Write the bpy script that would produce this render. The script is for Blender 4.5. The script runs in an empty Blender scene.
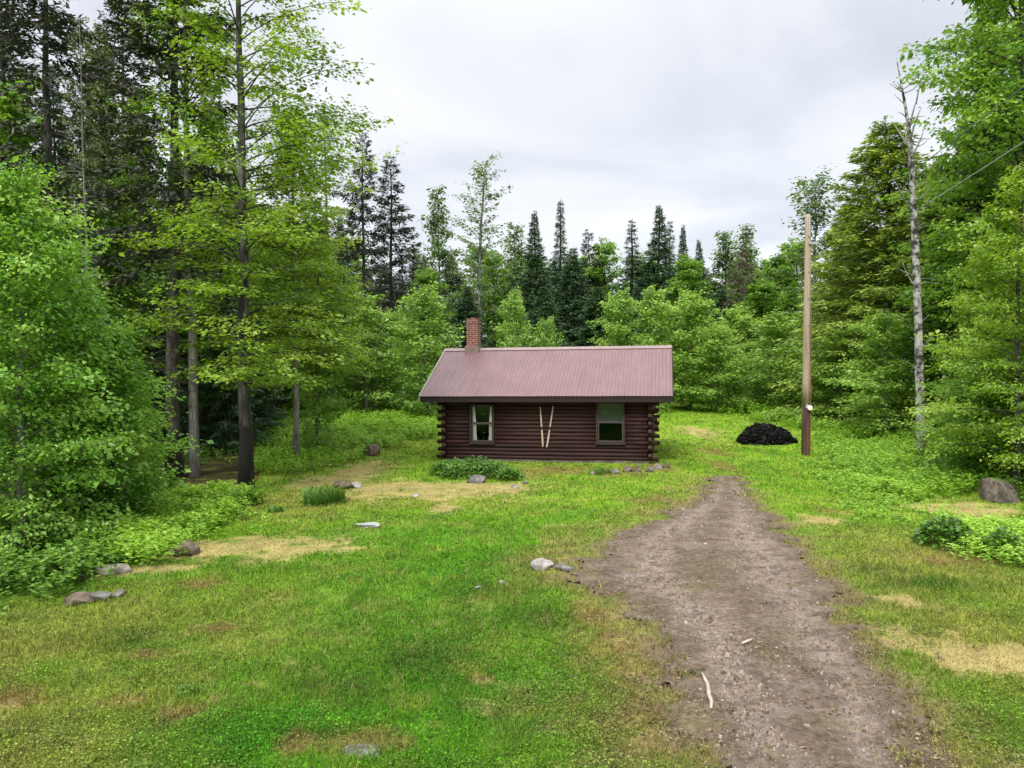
import bpy, math
import numpy as np
from mathutils import Matrix

# ------------------------------------------------------------------ camera, sky, sun, exposure
S = bpy.context.scene
F = 773.0
PITCH, ROLL, CAMH = math.radians(1.22), math.radians(-0.516), 3.04
cam_d = bpy.data.cameras.new('camera')
cam = bpy.data.objects.new('camera', cam_d)
S.collection.objects.link(cam)
cam_d.sensor_width = 36.0
cam_d.lens = F / 1024 * 36
cam_d.clip_start, cam_d.clip_end = 0.1, 3000
cam.matrix_world = (Matrix.Translation((0, 0, CAMH)) @ Matrix.Rotation(math.pi / 2 - PITCH, 4, 'X')
                    @ Matrix.Rotation(ROLL, 4, 'Z'))
S.camera = cam
S.render.resolution_x, S.render.resolution_y = 1024, 768
S.view_settings.view_transform = 'Standard'
S.view_settings.look = 'None'
S.view_settings.gamma = 1.0
S.view_settings.exposure = 1.38
S.cycles.use_denoising = True
S.cycles.max_bounces = 6
S.cycles.diffuse_bounces = 4
S.cycles.glossy_bounces = 2
S.cycles.transmission_bounces = 4
S.cycles.transparent_max_bounces = 6
S.cycles.sample_clamp_indirect = 4

SUN_EL, SUN_AZ = math.radians(50), math.radians(200)     # azimuth clockwise from +Y
world = bpy.data.worlds.new('World')
S.world = world
world.use_nodes = True


def NN(nt, typ, **kw):
    n = nt.nodes.new(typ)
    for k, v in kw.items():
        if k.startswith('i_'):
            n.inputs[k[2:].replace('_', ' ')].default_value = v
        else:
            setattr(n, k, v)
    return n


def build_world():
    nt = world.node_tree
    nt.nodes.clear()
    L = nt.links.new
    out = NN(nt, 'ShaderNodeOutputWorld')
    bg = NN(nt, 'ShaderNodeBackground')
    bg.inputs['Strength'].default_value = 0.1
    sky = NN(nt, 'ShaderNodeTexSky')
    sky.sky_type = 'NISHITA'
    sky.sun_disc = False
    sky.sun_elevation = SUN_EL
    sky.sun_rotation = SUN_AZ
    tc = NN(nt, 'ShaderNodeTexCoord')
    sep = NN(nt, 'ShaderNodeSeparateXYZ')
    L(tc.outputs['Generated'], sep.inputs[0])
    # flat cloud deck: direction projected on a plane overhead
    zc = NN(nt, 'ShaderNodeMath', operation='MAXIMUM')
    L(sep.outputs['Z'], zc.inputs[0]); zc.inputs[1].default_value = 0.0
    za = NN(nt, 'ShaderNodeMath', operation='ADD')
    L(zc.outputs[0], za.inputs[0]); za.inputs[1].default_value = 0.22
    dx = NN(nt, 'ShaderNodeMath', operation='DIVIDE'); dy = NN(nt, 'ShaderNodeMath', operation='DIVIDE')
    L(sep.outputs['X'], dx.inputs[0]); L(za.outputs[0], dx.inputs[1])
    L(sep.outputs['Y'], dy.inputs[0]); L(za.outputs[0], dy.inputs[1])
    com = NN(nt, 'ShaderNodeCombineXYZ')
    L(dx.outputs[0], com.inputs[0]); L(dy.outputs[0], com.inputs[1])
    n1 = NN(nt, 'ShaderNodeTexNoise')
    n1.inputs['Scale'].default_value = 1.15
    n1.inputs['Detail'].default_value = 5
    n1.inputs['Roughness'].default_value = 0.5
    n1.inputs['Distortion'].default_value = 0.5
    L(com.outputs[0], n1.inputs['Vector'])
    ramp = NN(nt, 'ShaderNodeValToRGB')
    e = ramp.color_ramp.elements
    e[0].position, e[0].color = 0.32, (0.62, 0.65, 0.72, 1)
    e[1].position, e[1].color = 0.66, (0.97, 0.975, 0.99, 1)
    L(n1.outputs[0], ramp.inputs[0])
    # overcast luminance: the zenith is about three times as bright as the horizon
    grad = NN(nt, 'ShaderNodeMapRange')
    grad.interpolation_type = 'SMOOTHSTEP'
    grad.inputs[1].default_value = 0.36; grad.inputs[2].default_value = 1.0
    grad.inputs[3].default_value = 4.35; grad.inputs[4].default_value = 15.0
    L(sep.outputs['Z'], grad.inputs[0])
    sc = NN(nt, 'ShaderNodeVectorMath', operation='SCALE')
    L(ramp.outputs[0], sc.inputs[0]); L(grad.outputs[0], sc.inputs['Scale'])
    mix = NN(nt, 'ShaderNodeMix', data_type='RGBA')
    mix.inputs[0].default_value = 0.93
    L(sky.outputs[0], mix.inputs[6]); L(sc.outputs[0], mix.inputs[7])
    L(mix.outputs[2], bg.inputs['Color'])
    L(bg.outputs[0], out.inputs[0])


build_world()
sun_d = bpy.data.lights.new('sun', 'SUN')
sun_d.energy = 1.5
sun_d.angle = math.radians(18)
sun_d.color = (1.0, 0.97, 0.92)
sun = bpy.data.objects.new('sun', sun_d)
S.collection.objects.link(sun)
sun.rotation_euler = (math.pi / 2 - SUN_EL, 0, math.pi - SUN_AZ)
sun.location = (0, 0, 40)

# ------------------------------------------------------------------ numeric helpers
RNG = np.random.default_rng(7)


def hash2(ix, iy, seed):
    h = (ix.astype(np.int64) * 374761393 + iy.astype(np.int64) * 668265263 + seed * 974634777) & 0x7fffffff
    h = ((h ^ (h >> 13)) * 1274126177) & 0x7fffffff
    h = (h ^ (h >> 16)) & 0xffffff
    return h / float(0xffffff)


def vnoise(x, y, seed=0):
    x = np.asarray(x, float); y = np.asarray(y, float)
    ix, iy = np.floor(x), np.floor(y)
    fx, fy = x - ix, y - iy
    fx = fx * fx * (3 - 2 * fx); fy = fy * fy * (3 - 2 * fy)
    a = hash2(ix, iy, seed); b = hash2(ix + 1, iy, seed)
    c = hash2(ix, iy + 1, seed); d = hash2(ix + 1, iy + 1, seed)
    return (a * (1 - fx) + b * fx) * (1 - fy) + (c * (1 - fx) + d * fx) * fy


def fbm(x, y, seed=0, octv=4, f=1.0):
    s, a, t = 0.0, 1.0, 0.0
    for o in range(octv):
        s = s + a * vnoise(x * f, y * f, seed + o * 17)
        t += a; a *= 0.55; f *= 2.03
    return s / t


def sstep(a, b, v):
    t = np.clip((v - a) / (b - a), 0, 1)
    return t * t * (3 - 2 * t)


def terrain(x, y):
    x = np.asarray(x, float); y = np.asarray(y, float)
    h = 0.85 * sstep(27, 48, y) + 1.2 * sstep(48, 90, y)
    left = -6.5 - 0.12 * np.clip(y - 12, 0, 30)
    h = h + 0.35 * sstep(0, 7, left - x) * sstep(4, 12, y)              # low bank under the trees
    h = h + 0.45 * np.exp(-(((x + 7) / 4.5) ** 2 + ((y - 33) / 5.0) ** 2))
    h = h + 0.30 * sstep(0, 6, x - 12 - 0.05 * y) * sstep(8, 16, y)
    near = 1 - sstep(60, 120, y)
    h = h + near * (0.10 * (fbm(x, y, 3, 3, 0.22) - 0.5) + 0.035 * (fbm(x, y, 9, 2, 1.1) - 0.5)) * sstep(3, 7, np.hypot(x, y))
    # level pad under the cabin
    pad = np.exp(-(((x - 1.5) / 5.5) ** 4 + ((y - 27) / 4.5) ** 4))
    return h * (1 - pad) + 0.0 * pad


def ray(px, py):
    u, w = px - 512.0, py - 384.0
    c, s = math.cos(ROLL), math.sin(ROLL)
    u, w = c * u + s * w, -s * u + c * w
    d = np.array([u / F, 1.0, -w / F])
    c, s = math.cos(PITCH), math.sin(PITCH)
    return np.array([d[0], c * d[1] + s * d[2], -s * d[1] + c * d[2]])


def at(px, py, Y):
    d = ray(px, py)
    return np.array([0, 0, CAMH]) + d * (Y / d[1])


def gp(px, py):
    """where the pixel's line of sight meets the ground"""
    d = ray(px, py)
    t, step = 3.0, 0.25
    o = np.array([0, 0, CAMH])
    while t < 200:
        p = o + d * t
        if p[2] < float(terrain(p[0], p[1])):
            lo, hi = t - step, t
            for _ in range(14):
                m = (lo + hi) / 2
                p = o + d * m
                if p[2] < float(terrain(p[0], p[1])): hi = m
                else: lo = m
            return o + d * hi
        t += step
    return o + d * 200


def inpoly(x, y, poly):
    r = np.zeros(np.shape(x), bool)
    n = len(poly)
    for i in range(n):
        x0, y0 = poly[i]; x1, y1 = poly[(i + 1) % n]
        if y0 == y1: continue
        c = ((y0 > y) != (y1 > y)) & (x < (x1 - x0) * (y - y0) / (y1 - y0) + x0)
        r ^= c
    return r


def unit(v):
    return v / np.maximum(np.linalg.norm(v, axis=-1, keepdims=True), 1e-9)


# ------------------------------------------------------------------ mesh accumulator
class MB:
    def __init__(self):
        self.v, self.f, self.n, self.col, self.tone, self.mi = [], [], 0, [], [], []

    def add(self, verts, faces, tone=0.5, col=None, mi=0):
        verts = np.asarray(verts, float).reshape(-1, 3)
        faces = np.asarray(faces, np.int64)
        self.v.append(verts)
        self.f.append(faces + self.n)
        self.mi.append(np.full(len(faces), mi, np.int32))
        self.n += len(verts)
        self.tone.append(np.broadcast_to(np.asarray(tone, float), (len(verts),)))
        if col is not None:
            self.col.append(np.broadcast_to(np.asarray(col, float), (len(verts), 3)))
        return self

    def box(self, x0, x1, y0, y1, z0, z1, M=None, tone=0.5, mi=0):
        v = np.array([[x, y, z] for x in (x0, x1) for y in (y0, y1) for z in (z0, z1)], float)
        if M is not None: v = v @ M[:3, :3].T + M[:3, 3]
        f = [[0, 1, 3, 2], [4, 6, 7, 5], [0, 4, 5, 1], [2, 3, 7, 6], [0, 2, 6, 4], [1, 5, 7, 3]]
        return self.add(v, f, tone, mi=mi)

    def tube(self, pts, rad, sides=7, tone=0.5, cap=True, mi=0):
        pts = np.asarray(pts, float); n = len(pts)
        rad = np.broadcast_to(np.asarray(rad, float), (n,))
        t = unit(np.gradient(pts, axis=0))
        ref = np.array([0, 0, 1.0]) if abs(t[0, 2]) < 0.9 else np.array([1.0, 0, 0])
        a = unit(np.cross(t, ref)); b = np.cross(t, a)
        th = np.arange(sides) * 2 * math.pi / sides
        ring = (pts[:, None] + rad[:, None, None] * (np.cos(th)[None, :, None] * a[:, None] + np.sin(th)[None, :, None] * b[:, None]))
        v = ring.reshape(-1, 3)
        i = np.arange(n - 1)[:, None] * sides; j = np.arange(sides)[None]; k = (j + 1) % sides
        f = np.stack([i + j, i + k, i + sides + k, i + sides + j], -1).reshape(-1, 4)
        self.add(v, f, tone, mi=mi)
        if cap:
            base = self.n - n * sides
            self.f.append(np.array([list(range(base, base + sides))[::-1]])); self.mi.append(np.full(1, mi, np.int32))
            e = base + (n - 1) * sides
            self.f.append(np.array([list(range(e, e + sides))])); self.mi.append(np.full(1, mi, np.int32))
        return self

    def leaves(self, pos, axis, nrm, length, width, tone, fold=0.15):
        """one folded diamond per leaf"""
        N = len(pos)
        if N == 0: return self
        axis = unit(axis); side = unit(np.cross(axis, nrm)); up = np.cross(side, axis)
        l = np.broadcast_to(np.asarray(length, float), (N,))[:, None]; w = np.broadcast_to(np.asarray(width, float), (N,))[:, None]
        v = np.stack([pos, pos + axis * l * .45 + side * w * .5 + up * w * fold, pos + axis * l, pos + axis * l * .45 - side * w * .5 + up * w * fold], 1).reshape(-1, 3)
        f = np.arange(N * 4).reshape(N, 4)
        return self.add(v, f, np.repeat(np.broadcast_to(tone, (N,)), 4))

    def mesh(self, name, mats, smooth=False):
        me = bpy.data.meshes.new(name)
        V = np.concatenate(self.v)
        me.vertices.add(len(V)); me.vertices.foreach_set('co', V.astype(np.float32).ravel())
        loops = np.concatenate([f.ravel() for f in self.f])
        tot = np.concatenate([np.full(len(f), f.shape[1], np.int32) for f in self.f])
        start = np.concatenate([[0], np.cumsum(tot)[:-1]]).astype(np.int32)
        me.loops.add(len(loops)); me.loops.foreach_set('vertex_index', loops.astype(np.int32))
        me.polygons.add(len(tot)); me.polygons.foreach_set('loop_start', start)
        try: me.polygons.foreach_set('loop_total', tot)
        except Exception: pass
        me.polygons.foreach_set('material_index', np.concatenate(self.mi))
        me.polygons.foreach_set('use_smooth', np.full(len(tot), smooth))
        a = me.attributes.new('tone', 'FLOAT', 'POINT')
        a.data.foreach_set('value', np.concatenate(self.tone).astype(np.float32))
        if self.col:
            c = np.concatenate(self.col); c = np.concatenate([c, np.ones((len(c), 1))], 1)
            a = me.attributes.new('tint', 'FLOAT_COLOR', 'POINT')
            a.data.foreach_set('color', c.astype(np.float32).ravel())
        for m in (mats if isinstance(mats, (list, tuple)) else [mats]): me.materials.append(m)
        me.update(calc_edges=True)
        return me

    def build(self, name, mats, parent=None, smooth=False):
        o = bpy.data.objects.new(name, self.mesh(name, mats, smooth))
        S.collection.objects.link(o)
        if parent: o.parent = parent
        return o


def tag(o, label=None, cat=None, group=None, kind=None):
    if label: o['label'] = label
    if cat: o['category'] = cat
    if group: o['group'] = group
    if kind: o['kind'] = kind
    return o


def thing(name, label, cat, loc=(0, 0, 0), rz=0.0, group=None):
    o = bpy.data.objects.new(name, None)
    S.collection.objects.link(o)
    o.empty_display_size = 0.3
    o.location = loc; o.rotation_euler = (0, 0, rz)
    return tag(o, label, cat, group)


# ------------------------------------------------------------------ materials
def mat(name):
    m = bpy.data.materials.new(name)
    m.use_nodes = True
    nt = m.node_tree
    b = nt.nodes['Principled BSDF']
    return m, nt, b, nt.links.new


def noise(nt, scale, detail=4, coord='Object', rough=0.55, vec=None):
    n = NN(nt, 'ShaderNodeTexNoise')
    n.inputs['Scale'].default_value = scale; n.inputs['Detail'].default_value = detail; n.inputs['Roughness'].default_value = rough
    if vec is None:
        tc = NN(nt, 'ShaderNodeTexCoord'); vec = tc.outputs[coord]
    nt.links.new(vec, n.inputs['Vector'])
    return n.outputs[0]


def ramp(nt, src, stops):
    r = NN(nt, 'ShaderNodeValToRGB')
    e = r.color_ramp.elements
    while len(e) < len(stops): e.new(0.5)
    for k, (p, c) in enumerate(stops):
        e[k].position = p; e[k].color = (*c, 1)
    nt.links.new(src, r.inputs[0])
    return r.outputs[0]


def mixc(nt, fac, a, b, blend='MIX'):
    m = NN(nt, 'ShaderNodeMix', data_type='RGBA', blend_type=blend)
    for s, v in ((m.inputs[0], fac), (m.inputs[6], a), (m.inputs[7], b)):
        if isinstance(v, (int, float)): s.default_value = v
        elif isinstance(v, tuple): s.default_value = (*v, 1)
        else: nt.links.new(v, s)
    return m.outputs[2]


def attr(nt, name, out='Fac'):
    a = NN(nt, 'ShaderNodeAttribute', attribute_name=name)
    return a.outputs[out]


def bump(nt, b, h, strength=0.4, dist=0.02):
    n = NN(nt, 'ShaderNodeBump')
    n.inputs['Strength'].default_value = strength; n.inputs['Distance'].default_value = dist
    nt.links.new(h, n.inputs['Height']); nt.links.new(n.outputs[0], b.inputs['Normal'])


def leaf_mat(name, dark, mid, light, trans=0.35, rough=0.5, rand=0.25):
    m, nt, b, L = mat(name)
    t = attr(nt, 'tone')
    oi = NN(nt, 'ShaderNodeObjectInfo')
    # tone shifted a little from tree to tree
    mr = NN(nt, 'ShaderNodeMapRange')
    L(oi.outputs['Random'], mr.inputs[0]); mr.inputs[3].default_value = -rand / 2; mr.inputs[4].default_value = rand / 2
    ad = NN(nt, 'ShaderNodeMath', operation='ADD'); L(t, ad.inputs[0]); L(mr.outputs[0], ad.inputs[1])
    c = ramp(nt, ad.outputs[0], [(0.0, dark), (0.5, mid), (1.0, light)])
    L(c, b.inputs['Base Color'])
    b.inputs['Roughness'].default_value = rough
    b.inputs['Specular IOR Level'].default_value = 0.5
    tr = NN(nt, 'ShaderNodeBsdfTranslucent')
    tc = mixc(nt, 1.0, c, (1.25, 1.15, 0.6), 'MULTIPLY'); L(tc, tr.inputs['Color'])
    ms = NN(nt, 'ShaderNodeMixShader'); ms.inputs[0].default_value = trans
    L(b.outputs[0], ms.inputs[1]); L(tr.outputs[0], ms.inputs[2])
    L(ms.outputs[0], nt.nodes['Material Output'].inputs['Surface'])
    return m


M = {}
M['maple'] = leaf_mat('maple_leaf', (0.045, 0.115, 0.010), (0.150, 0.310, 0.026), (0.33, 0.50, 0.09), 0.48, 0.42)
M['bush'] = leaf_mat('pale_bush_leaf', (0.085, 0.175, 0.025), (0.23, 0.40, 0.065), (0.42, 0.60, 0.14), 0.48, 0.42)
M['fresh'] = leaf_mat('fresh_leaf', (0.050, 0.135, 0.014), (0.175, 0.375, 0.045), (0.42, 0.60, 0.15), 0.48, 0.38)
M['birch'] = leaf_mat('light_leaf', (0.075, 0.155, 0.012), (0.235, 0.385, 0.034), (0.42, 0.56, 0.10), 0.48, 0.42)
M['poplar'] = leaf_mat('grey_green_leaf', (0.05, 0.105, 0.030), (0.13, 0.225, 0.062), (0.23, 0.34, 0.11), 0.4)
M['spruce'] = leaf_mat('spruce_needle', (0.017, 0.044, 0.018), (0.046, 0.105, 0.036), (0.095, 0.18, 0.058), 0.15, 0.5)
M['olive'] = leaf_mat('olive_needle', (0.03, 0.05, 0.014), (0.08, 0.118, 0.026), (0.15, 0.20, 0.045), 0.15, 0.55)
M['fir'] = leaf_mat('fir_needle', (0.04, 0.08, 0.016), (0.19, 0.29, 0.036), (0.36, 0.46, 0.08), 0.25, 0.5)
M['umber'] = leaf_mat('umber_needle', (0.016, 0.022, 0.014), (0.038, 0.046, 0.028), (0.075, 0.082, 0.048), 0.1, 0.6)
M['dead'] = leaf_mat('dead_needle', (0.06, 0.05, 0.03), (0.11, 0.09, 0.055), (0.17, 0.15, 0.09), 0.1, 0.7)
M['weed'] = leaf_mat('weed_leaf', (0.06, 0.16, 0.014), (0.21, 0.41, 0.034), (0.36, 0.56, 0.07), 0.4)
M['fern'] = leaf_mat('dark_herb_leaf', (0.035, 0.10, 0.012), (0.085, 0.20, 0.018), (0.16, 0.30, 0.035), 0.3)


def bark_mat(name, a, b_, c, scale=9.0, stretch=0.25):
    m, nt, b, L = mat(name)
    tc = NN(nt, 'ShaderNodeTexCoord'); mp = NN(nt, 'ShaderNodeMapping')
    mp.inputs['Scale'].default_value = (1, 1, stretch)
    L(tc.outputs['Object'], mp.inputs[0])
    n = noise(nt, scale, 6, vec=mp.outputs[0], rough=0.65)
    L(ramp(nt, n, [(0.3, a), (0.5, b_), (0.7, c)]), b.inputs['Base Color'])
    b.inputs['Roughness'].default_value = 0.9
    bump(nt, b, n, 0.7, 0.03)
    return m


M['bark'] = bark_mat('dark_bark', (0.012, 0.010, 0.008), (0.045, 0.038, 0.030), (0.11, 0.10, 0.085))
M['bark_grey'] = bark_mat('grey_bark', (0.05, 0.045, 0.04), (0.16, 0.15, 0.135), (0.30, 0.29, 0.27), 7)
M['bark_black'] = bark_mat('black_bark', (0.006, 0.006, 0.006), (0.018, 0.016, 0.014), (0.075, 0.072, 0.065), 8)
M['bark_white'] = bark_mat('white_bark', (0.02, 0.016, 0.013), (0.16, 0.15, 0.135), (0.37, 0.36, 0.335), 4.5, 0.9)
_e = [n for n in M['bark_white'].node_tree.nodes if n.type == 'VALTORGB'][0].color_ramp.elements
_e[0].position, _e[1].position, _e[2].position = 0.42, 0.48, 0.56
def black_foot_bark():
    m = bark_mat('black_footed_bark', (0.012, 0.011, 0.010), (0.038, 0.035, 0.031), (0.18, 0.172, 0.16), 7)
    nt = m.node_tree; b = nt.nodes['Principled BSDF']; L = nt.links.new
    src = b.inputs['Base Color'].links[0].from_socket
    tc = NN(nt, 'ShaderNodeTexCoord'); sp = NN(nt, 'ShaderNodeSeparateXYZ'); L(tc.outputs['Object'], sp.inputs[0])
    n = noise(nt, 1.6, 4)
    ml = NN(nt, 'ShaderNodeMath', operation='MULTIPLY_ADD'); L(n, ml.inputs[0]); ml.inputs[1].default_value = 1.6; L(sp.outputs['Z'], ml.inputs[2])
    mr = NN(nt, 'ShaderNodeMapRange'); L(ml.outputs[0], mr.inputs[0]); mr.inputs[1].default_value = 2.5; mr.inputs[2].default_value = 3.1
    L(mixc(nt, mr.outputs[0], (0.010, 0.009, 0.008), src), b.inputs['Base Color'])  # near black at the trunk foot, flecked bark higher up
    return m


M['bark_black_foot'] = black_foot_bark()
M['bark_brown'] = bark_mat('brown_bark', (0.02, 0.014, 0.01), (0.07, 0.05, 0.036), (0.15, 0.115, 0.085))


def simple(name, base, rough=0.7, var=0.25, scale=8, metallic=0.0, bmp=0.0, coord='Object'):
    m, nt, b, L = mat(name)
    n = noise(nt, scale, 5, coord)
    lo = tuple(max(0, c * (1 - var)) for c in base); hi = tuple(min(1, c * (1 + var)) for c in base)
    L(ramp(nt, n, [(0.3, lo), (0.7, hi)]), b.inputs['Base Color'])
    b.inputs['Roughness'].default_value = rough; b.inputs['Metallic'].default_value = metallic
    if bmp: bump(nt, b, n, bmp, 0.02)
    return m


# ------------------------------------------------------------------ ground: what grows or lies where
# driveway edges read from the photo, turned into metres
ROWS = [(768, 712, 936), (735, 698, 918), (700, 684, 899), (650, 672, 872), (620, 656, 853), (600, 626, 841), (580, 588, 828), (560, 590, 815),
        (545, 602, 799), (530, 632, 777), (515, 668, 765), (500, 699, 753), (490, 709, 744), (482, 715, 739), (476, 719, 734)]
_dy, _dl, _dr = [], [], []
for (py, a, b) in ROWS:
    p, q = gp(a, py), gp(b, py)
    _dy.append((p[1] + q[1]) / 2); _dl.append(p[0]); _dr.append(q[0])
_dy = np.array([0.0, 3.0] + _dy); _dl = np.array([1.25, 1.45] + _dl); _dr = np.array([2.7, 3.0] + _dr)


def drive(x, y):
    """positive inside the track, in metres from its edge"""
    l, r = np.interp(y, _dy, _dl), np.interp(y, _dy, _dr)
    d = np.minimum(x - l, r - x) + 0.10
    return np.where(y > _dy[-1], -9.0, d)


def blob(px, py, rx, ry):
    """ellipse on the ground from an ellipse in the photo (x, y, rx, ry in metres)"""
    c, a, b = gp(px, py), gp(px + rx, py), gp(px, py - ry)
    b2 = gp(px, py + ry)
    return (c[0], c[1], max(abs(a[0] - c[0]), .05), max(abs(b[1] - b2[1]) / 2, .05))


STRAW = [blob(*b) for b in [(200, 552, 70, 12), (275, 545, 75, 12), (320, 548, 45, 7), (150, 570, 50, 8), (440, 490, 95, 8), (365, 470, 28, 12), (330, 482, 45, 7), (492, 488, 40, 6), (400, 488, 60, 8),
        (975, 512, 60, 11), (950, 650, 55, 26), (1005, 660, 50, 22), (905, 640, 40, 14), (900, 600, 24, 8), (860, 460, 26, 5), (445, 508, 14, 5), (632, 600, 10, 14), (820, 520, 30, 6), (700, 432, 20, 6)]]
BROWN = [blob(*b) for b in [(560, 470, 40, 6), (620, 472, 40, 6), (660, 468, 16, 8), (530, 474, 24, 6), (220, 628, 26, 7), (118, 706, 22, 12), (150, 655, 30, 8), (180, 715, 26, 9), (300, 742, 22, 10), (205, 585, 28, 6), (20, 700, 40, 12), (620, 640, 40, 45), (600, 570, 30, 8), (650, 720, 30, 40), (885, 720, 24, 26),
        (660, 500, 40, 5), (825, 510, 22, 5), (960, 560, 50, 8), (1000, 545, 40, 8), (722, 466, 16, 8), (716, 452, 14, 6), (310, 465, 30, 6), (480, 680, 14, 6), (360, 745, 40, 12), (590, 610, 30, 20), (560, 560, 18, 5)]]
YELLOW = [blob(*b) for b in [(40, 650, 150, 60), (130, 680, 120, 60), (60, 700, 140, 60), (250, 640, 60, 40), (60, 760, 120, 50), (900, 560, 110, 40), (960, 620, 90, 60), (940, 740, 90, 50), (640, 690, 60, 60), (330, 500, 90, 12), (330, 450, 60, 10)]]
LUSH = [blob(*b) for b in [(450, 600, 150, 60), (330, 620, 80, 60), (480, 700, 150, 50), (260, 730, 90, 40), (240, 690, 50, 40), (420, 530, 110, 20), (560, 515, 60, 12), (760, 470, 40, 10), (800, 540, 60, 20), (370, 580, 90, 24)]]
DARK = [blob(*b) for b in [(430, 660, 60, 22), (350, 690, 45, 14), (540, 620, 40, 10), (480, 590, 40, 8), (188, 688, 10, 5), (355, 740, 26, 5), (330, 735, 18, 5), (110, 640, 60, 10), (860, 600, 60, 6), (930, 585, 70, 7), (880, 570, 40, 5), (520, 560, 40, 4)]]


def blobs(lst, x, y):
    r = np.zeros(np.shape(x))
    for (cx, cy, rx, ry) in lst:
        r = np.maximum(r, np.exp(-(((x - cx) / rx) ** 2 + ((y - cy) / ry) ** 2) * 0.8))
    return r


def px_poly(pts):
    return [tuple(gp(*p)[:2]) for p in pts]


FOREST_L = px_poly([(-420, 600), (0, 585), (90, 578), (150, 545), (215, 505), (260, 480), (262, 448), (300, 432), (330, 420), (-300, 405)])


def fields(x, y):
    n = fbm(x, y, 31, 4, 1.3); n2 = fbm(x, y, 57, 4, 3.4)
    d = drive(x, y)
    dirt = sstep(-0.45, 0.40, d + (n - 0.5) * 0.7 + (n2 - 0.5) * 0.9)
    n3 = fbm(x, y, 41, 3, 8.0)
    straw = 0.92 * sstep(0.25, 0.85, blobs(STRAW, x, y) + (n - 0.5) * 0.8 + (n2 - 0.5) * 0.9 + (n3 - .5) * .9)
    brown = sstep(0.30, 0.90, blobs(BROWN, x, y) + (n2 - 0.5) * 1.1 + (n3 - .5) * .9)
    yel = np.clip(blobs(YELLOW, x, y) * 0.9 + (fbm(x, y, 71, 3, 0.5) - 0.45) * 1.2, 0, 1)
    lush = np.clip(blobs(LUSH, x, y) * 1.0 + (fbm(x, y, 83, 3, 0.6) - 0.5) * 0.9, 0, 1)
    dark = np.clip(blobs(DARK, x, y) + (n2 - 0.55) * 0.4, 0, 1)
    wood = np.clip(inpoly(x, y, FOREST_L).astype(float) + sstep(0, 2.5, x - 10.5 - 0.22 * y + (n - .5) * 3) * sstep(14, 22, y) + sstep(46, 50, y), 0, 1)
    return dirt, straw, brown, yel, lush, dark, wood, n, n2


STREAK = np.array(sorted([tuple(gp(*p)[:2]) for p in ((330, 766), (372, 690), (408, 620), (440, 560), (468, 520), (520, 495))], key=lambda p: p[1]))
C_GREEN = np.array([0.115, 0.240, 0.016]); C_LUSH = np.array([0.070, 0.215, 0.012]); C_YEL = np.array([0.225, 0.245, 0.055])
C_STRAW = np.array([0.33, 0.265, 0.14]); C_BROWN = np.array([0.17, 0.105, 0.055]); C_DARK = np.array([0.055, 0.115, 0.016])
C_DIRT = np.array([0.150, 0.108, 0.082]); C_WOOD = np.array([0.050, 0.042, 0.022]); C_BRIGHT = np.array([0.20, 0.33, 0.028])


def lerp(a, b, t):
    return a + (b - a) * t[..., None]


def ground_colour(x, y):
    dirt, straw, brown, yel, lush, dark, wood, n, n2 = fields(x, y)
    c = np.broadcast_to(C_GREEN, x.shape + (3,))
    c = lerp(c, C_BRIGHT, sstep(11, 17, y) * sstep(0.25, 0.6, n) * 0.85)
    c = lerp(c, C_LUSH, lush * (1 - sstep(12, 17, y) * .6))
    c = lerp(c, C_YEL, yel * (1 - 0.6 * lush))
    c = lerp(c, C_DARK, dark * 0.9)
    for off in (-.75, .75):                                   # two old wheel tracks over the lawn
        sx = np.interp(y, STREAK[:, 1], STREAK[:, 0]) + off
        c = lerp(c, C_DARK * 1.15, np.exp(-((x - sx) / .20) ** 2) * .55 * sstep(.35, .6, n) * (y < 17))
    c = lerp(c, C_DARK * 1.2, sstep(.56, .74, fbm(x, y, 301, 3, 1.7)) * .35)
    c = lerp(c, np.array([0.20, 0.165, 0.07]), sstep(.50, .68, fbm(x, y, 331, 4, 2.6)) * np.clip(yel * 1.1, 0, 1) * .42)
    c = lerp(c, C_BROWN, brown * 0.75)
    dv = drive(x, y)
    left = x < (np.interp(y, _dy, _dl) + np.interp(y, _dy, _dr)) / 2
    verge = sstep(-1.0, 0.1, np.where(left, dv * .62, dv * 2.4) + (n - .5) * 1.4 + (n2 - .5) * 1.0) * (dv > -8)
    c = lerp(c, np.where((fbm(x, y, 501, 3, 4.0) > .5)[..., None], np.array([.22, .19, .075]), np.array([.17, .12, .062])), verge * .72)
    c = lerp(c, C_STRAW, straw)
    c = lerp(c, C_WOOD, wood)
    n5 = fbm(x, y, 211, 3, 5.0)
    c = lerp(c, C_YEL * .95, sstep(.52, .72, fbm(x, y, 223, 3, 2.2)) * .45 * (1 - straw))
    c = c * (0.50 + 0.35 * n2[..., None] + .65 * n5[..., None]) * np.array([0.92, 0.94, 0.74])
    return c, dirt, wood, straw, brown


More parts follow.
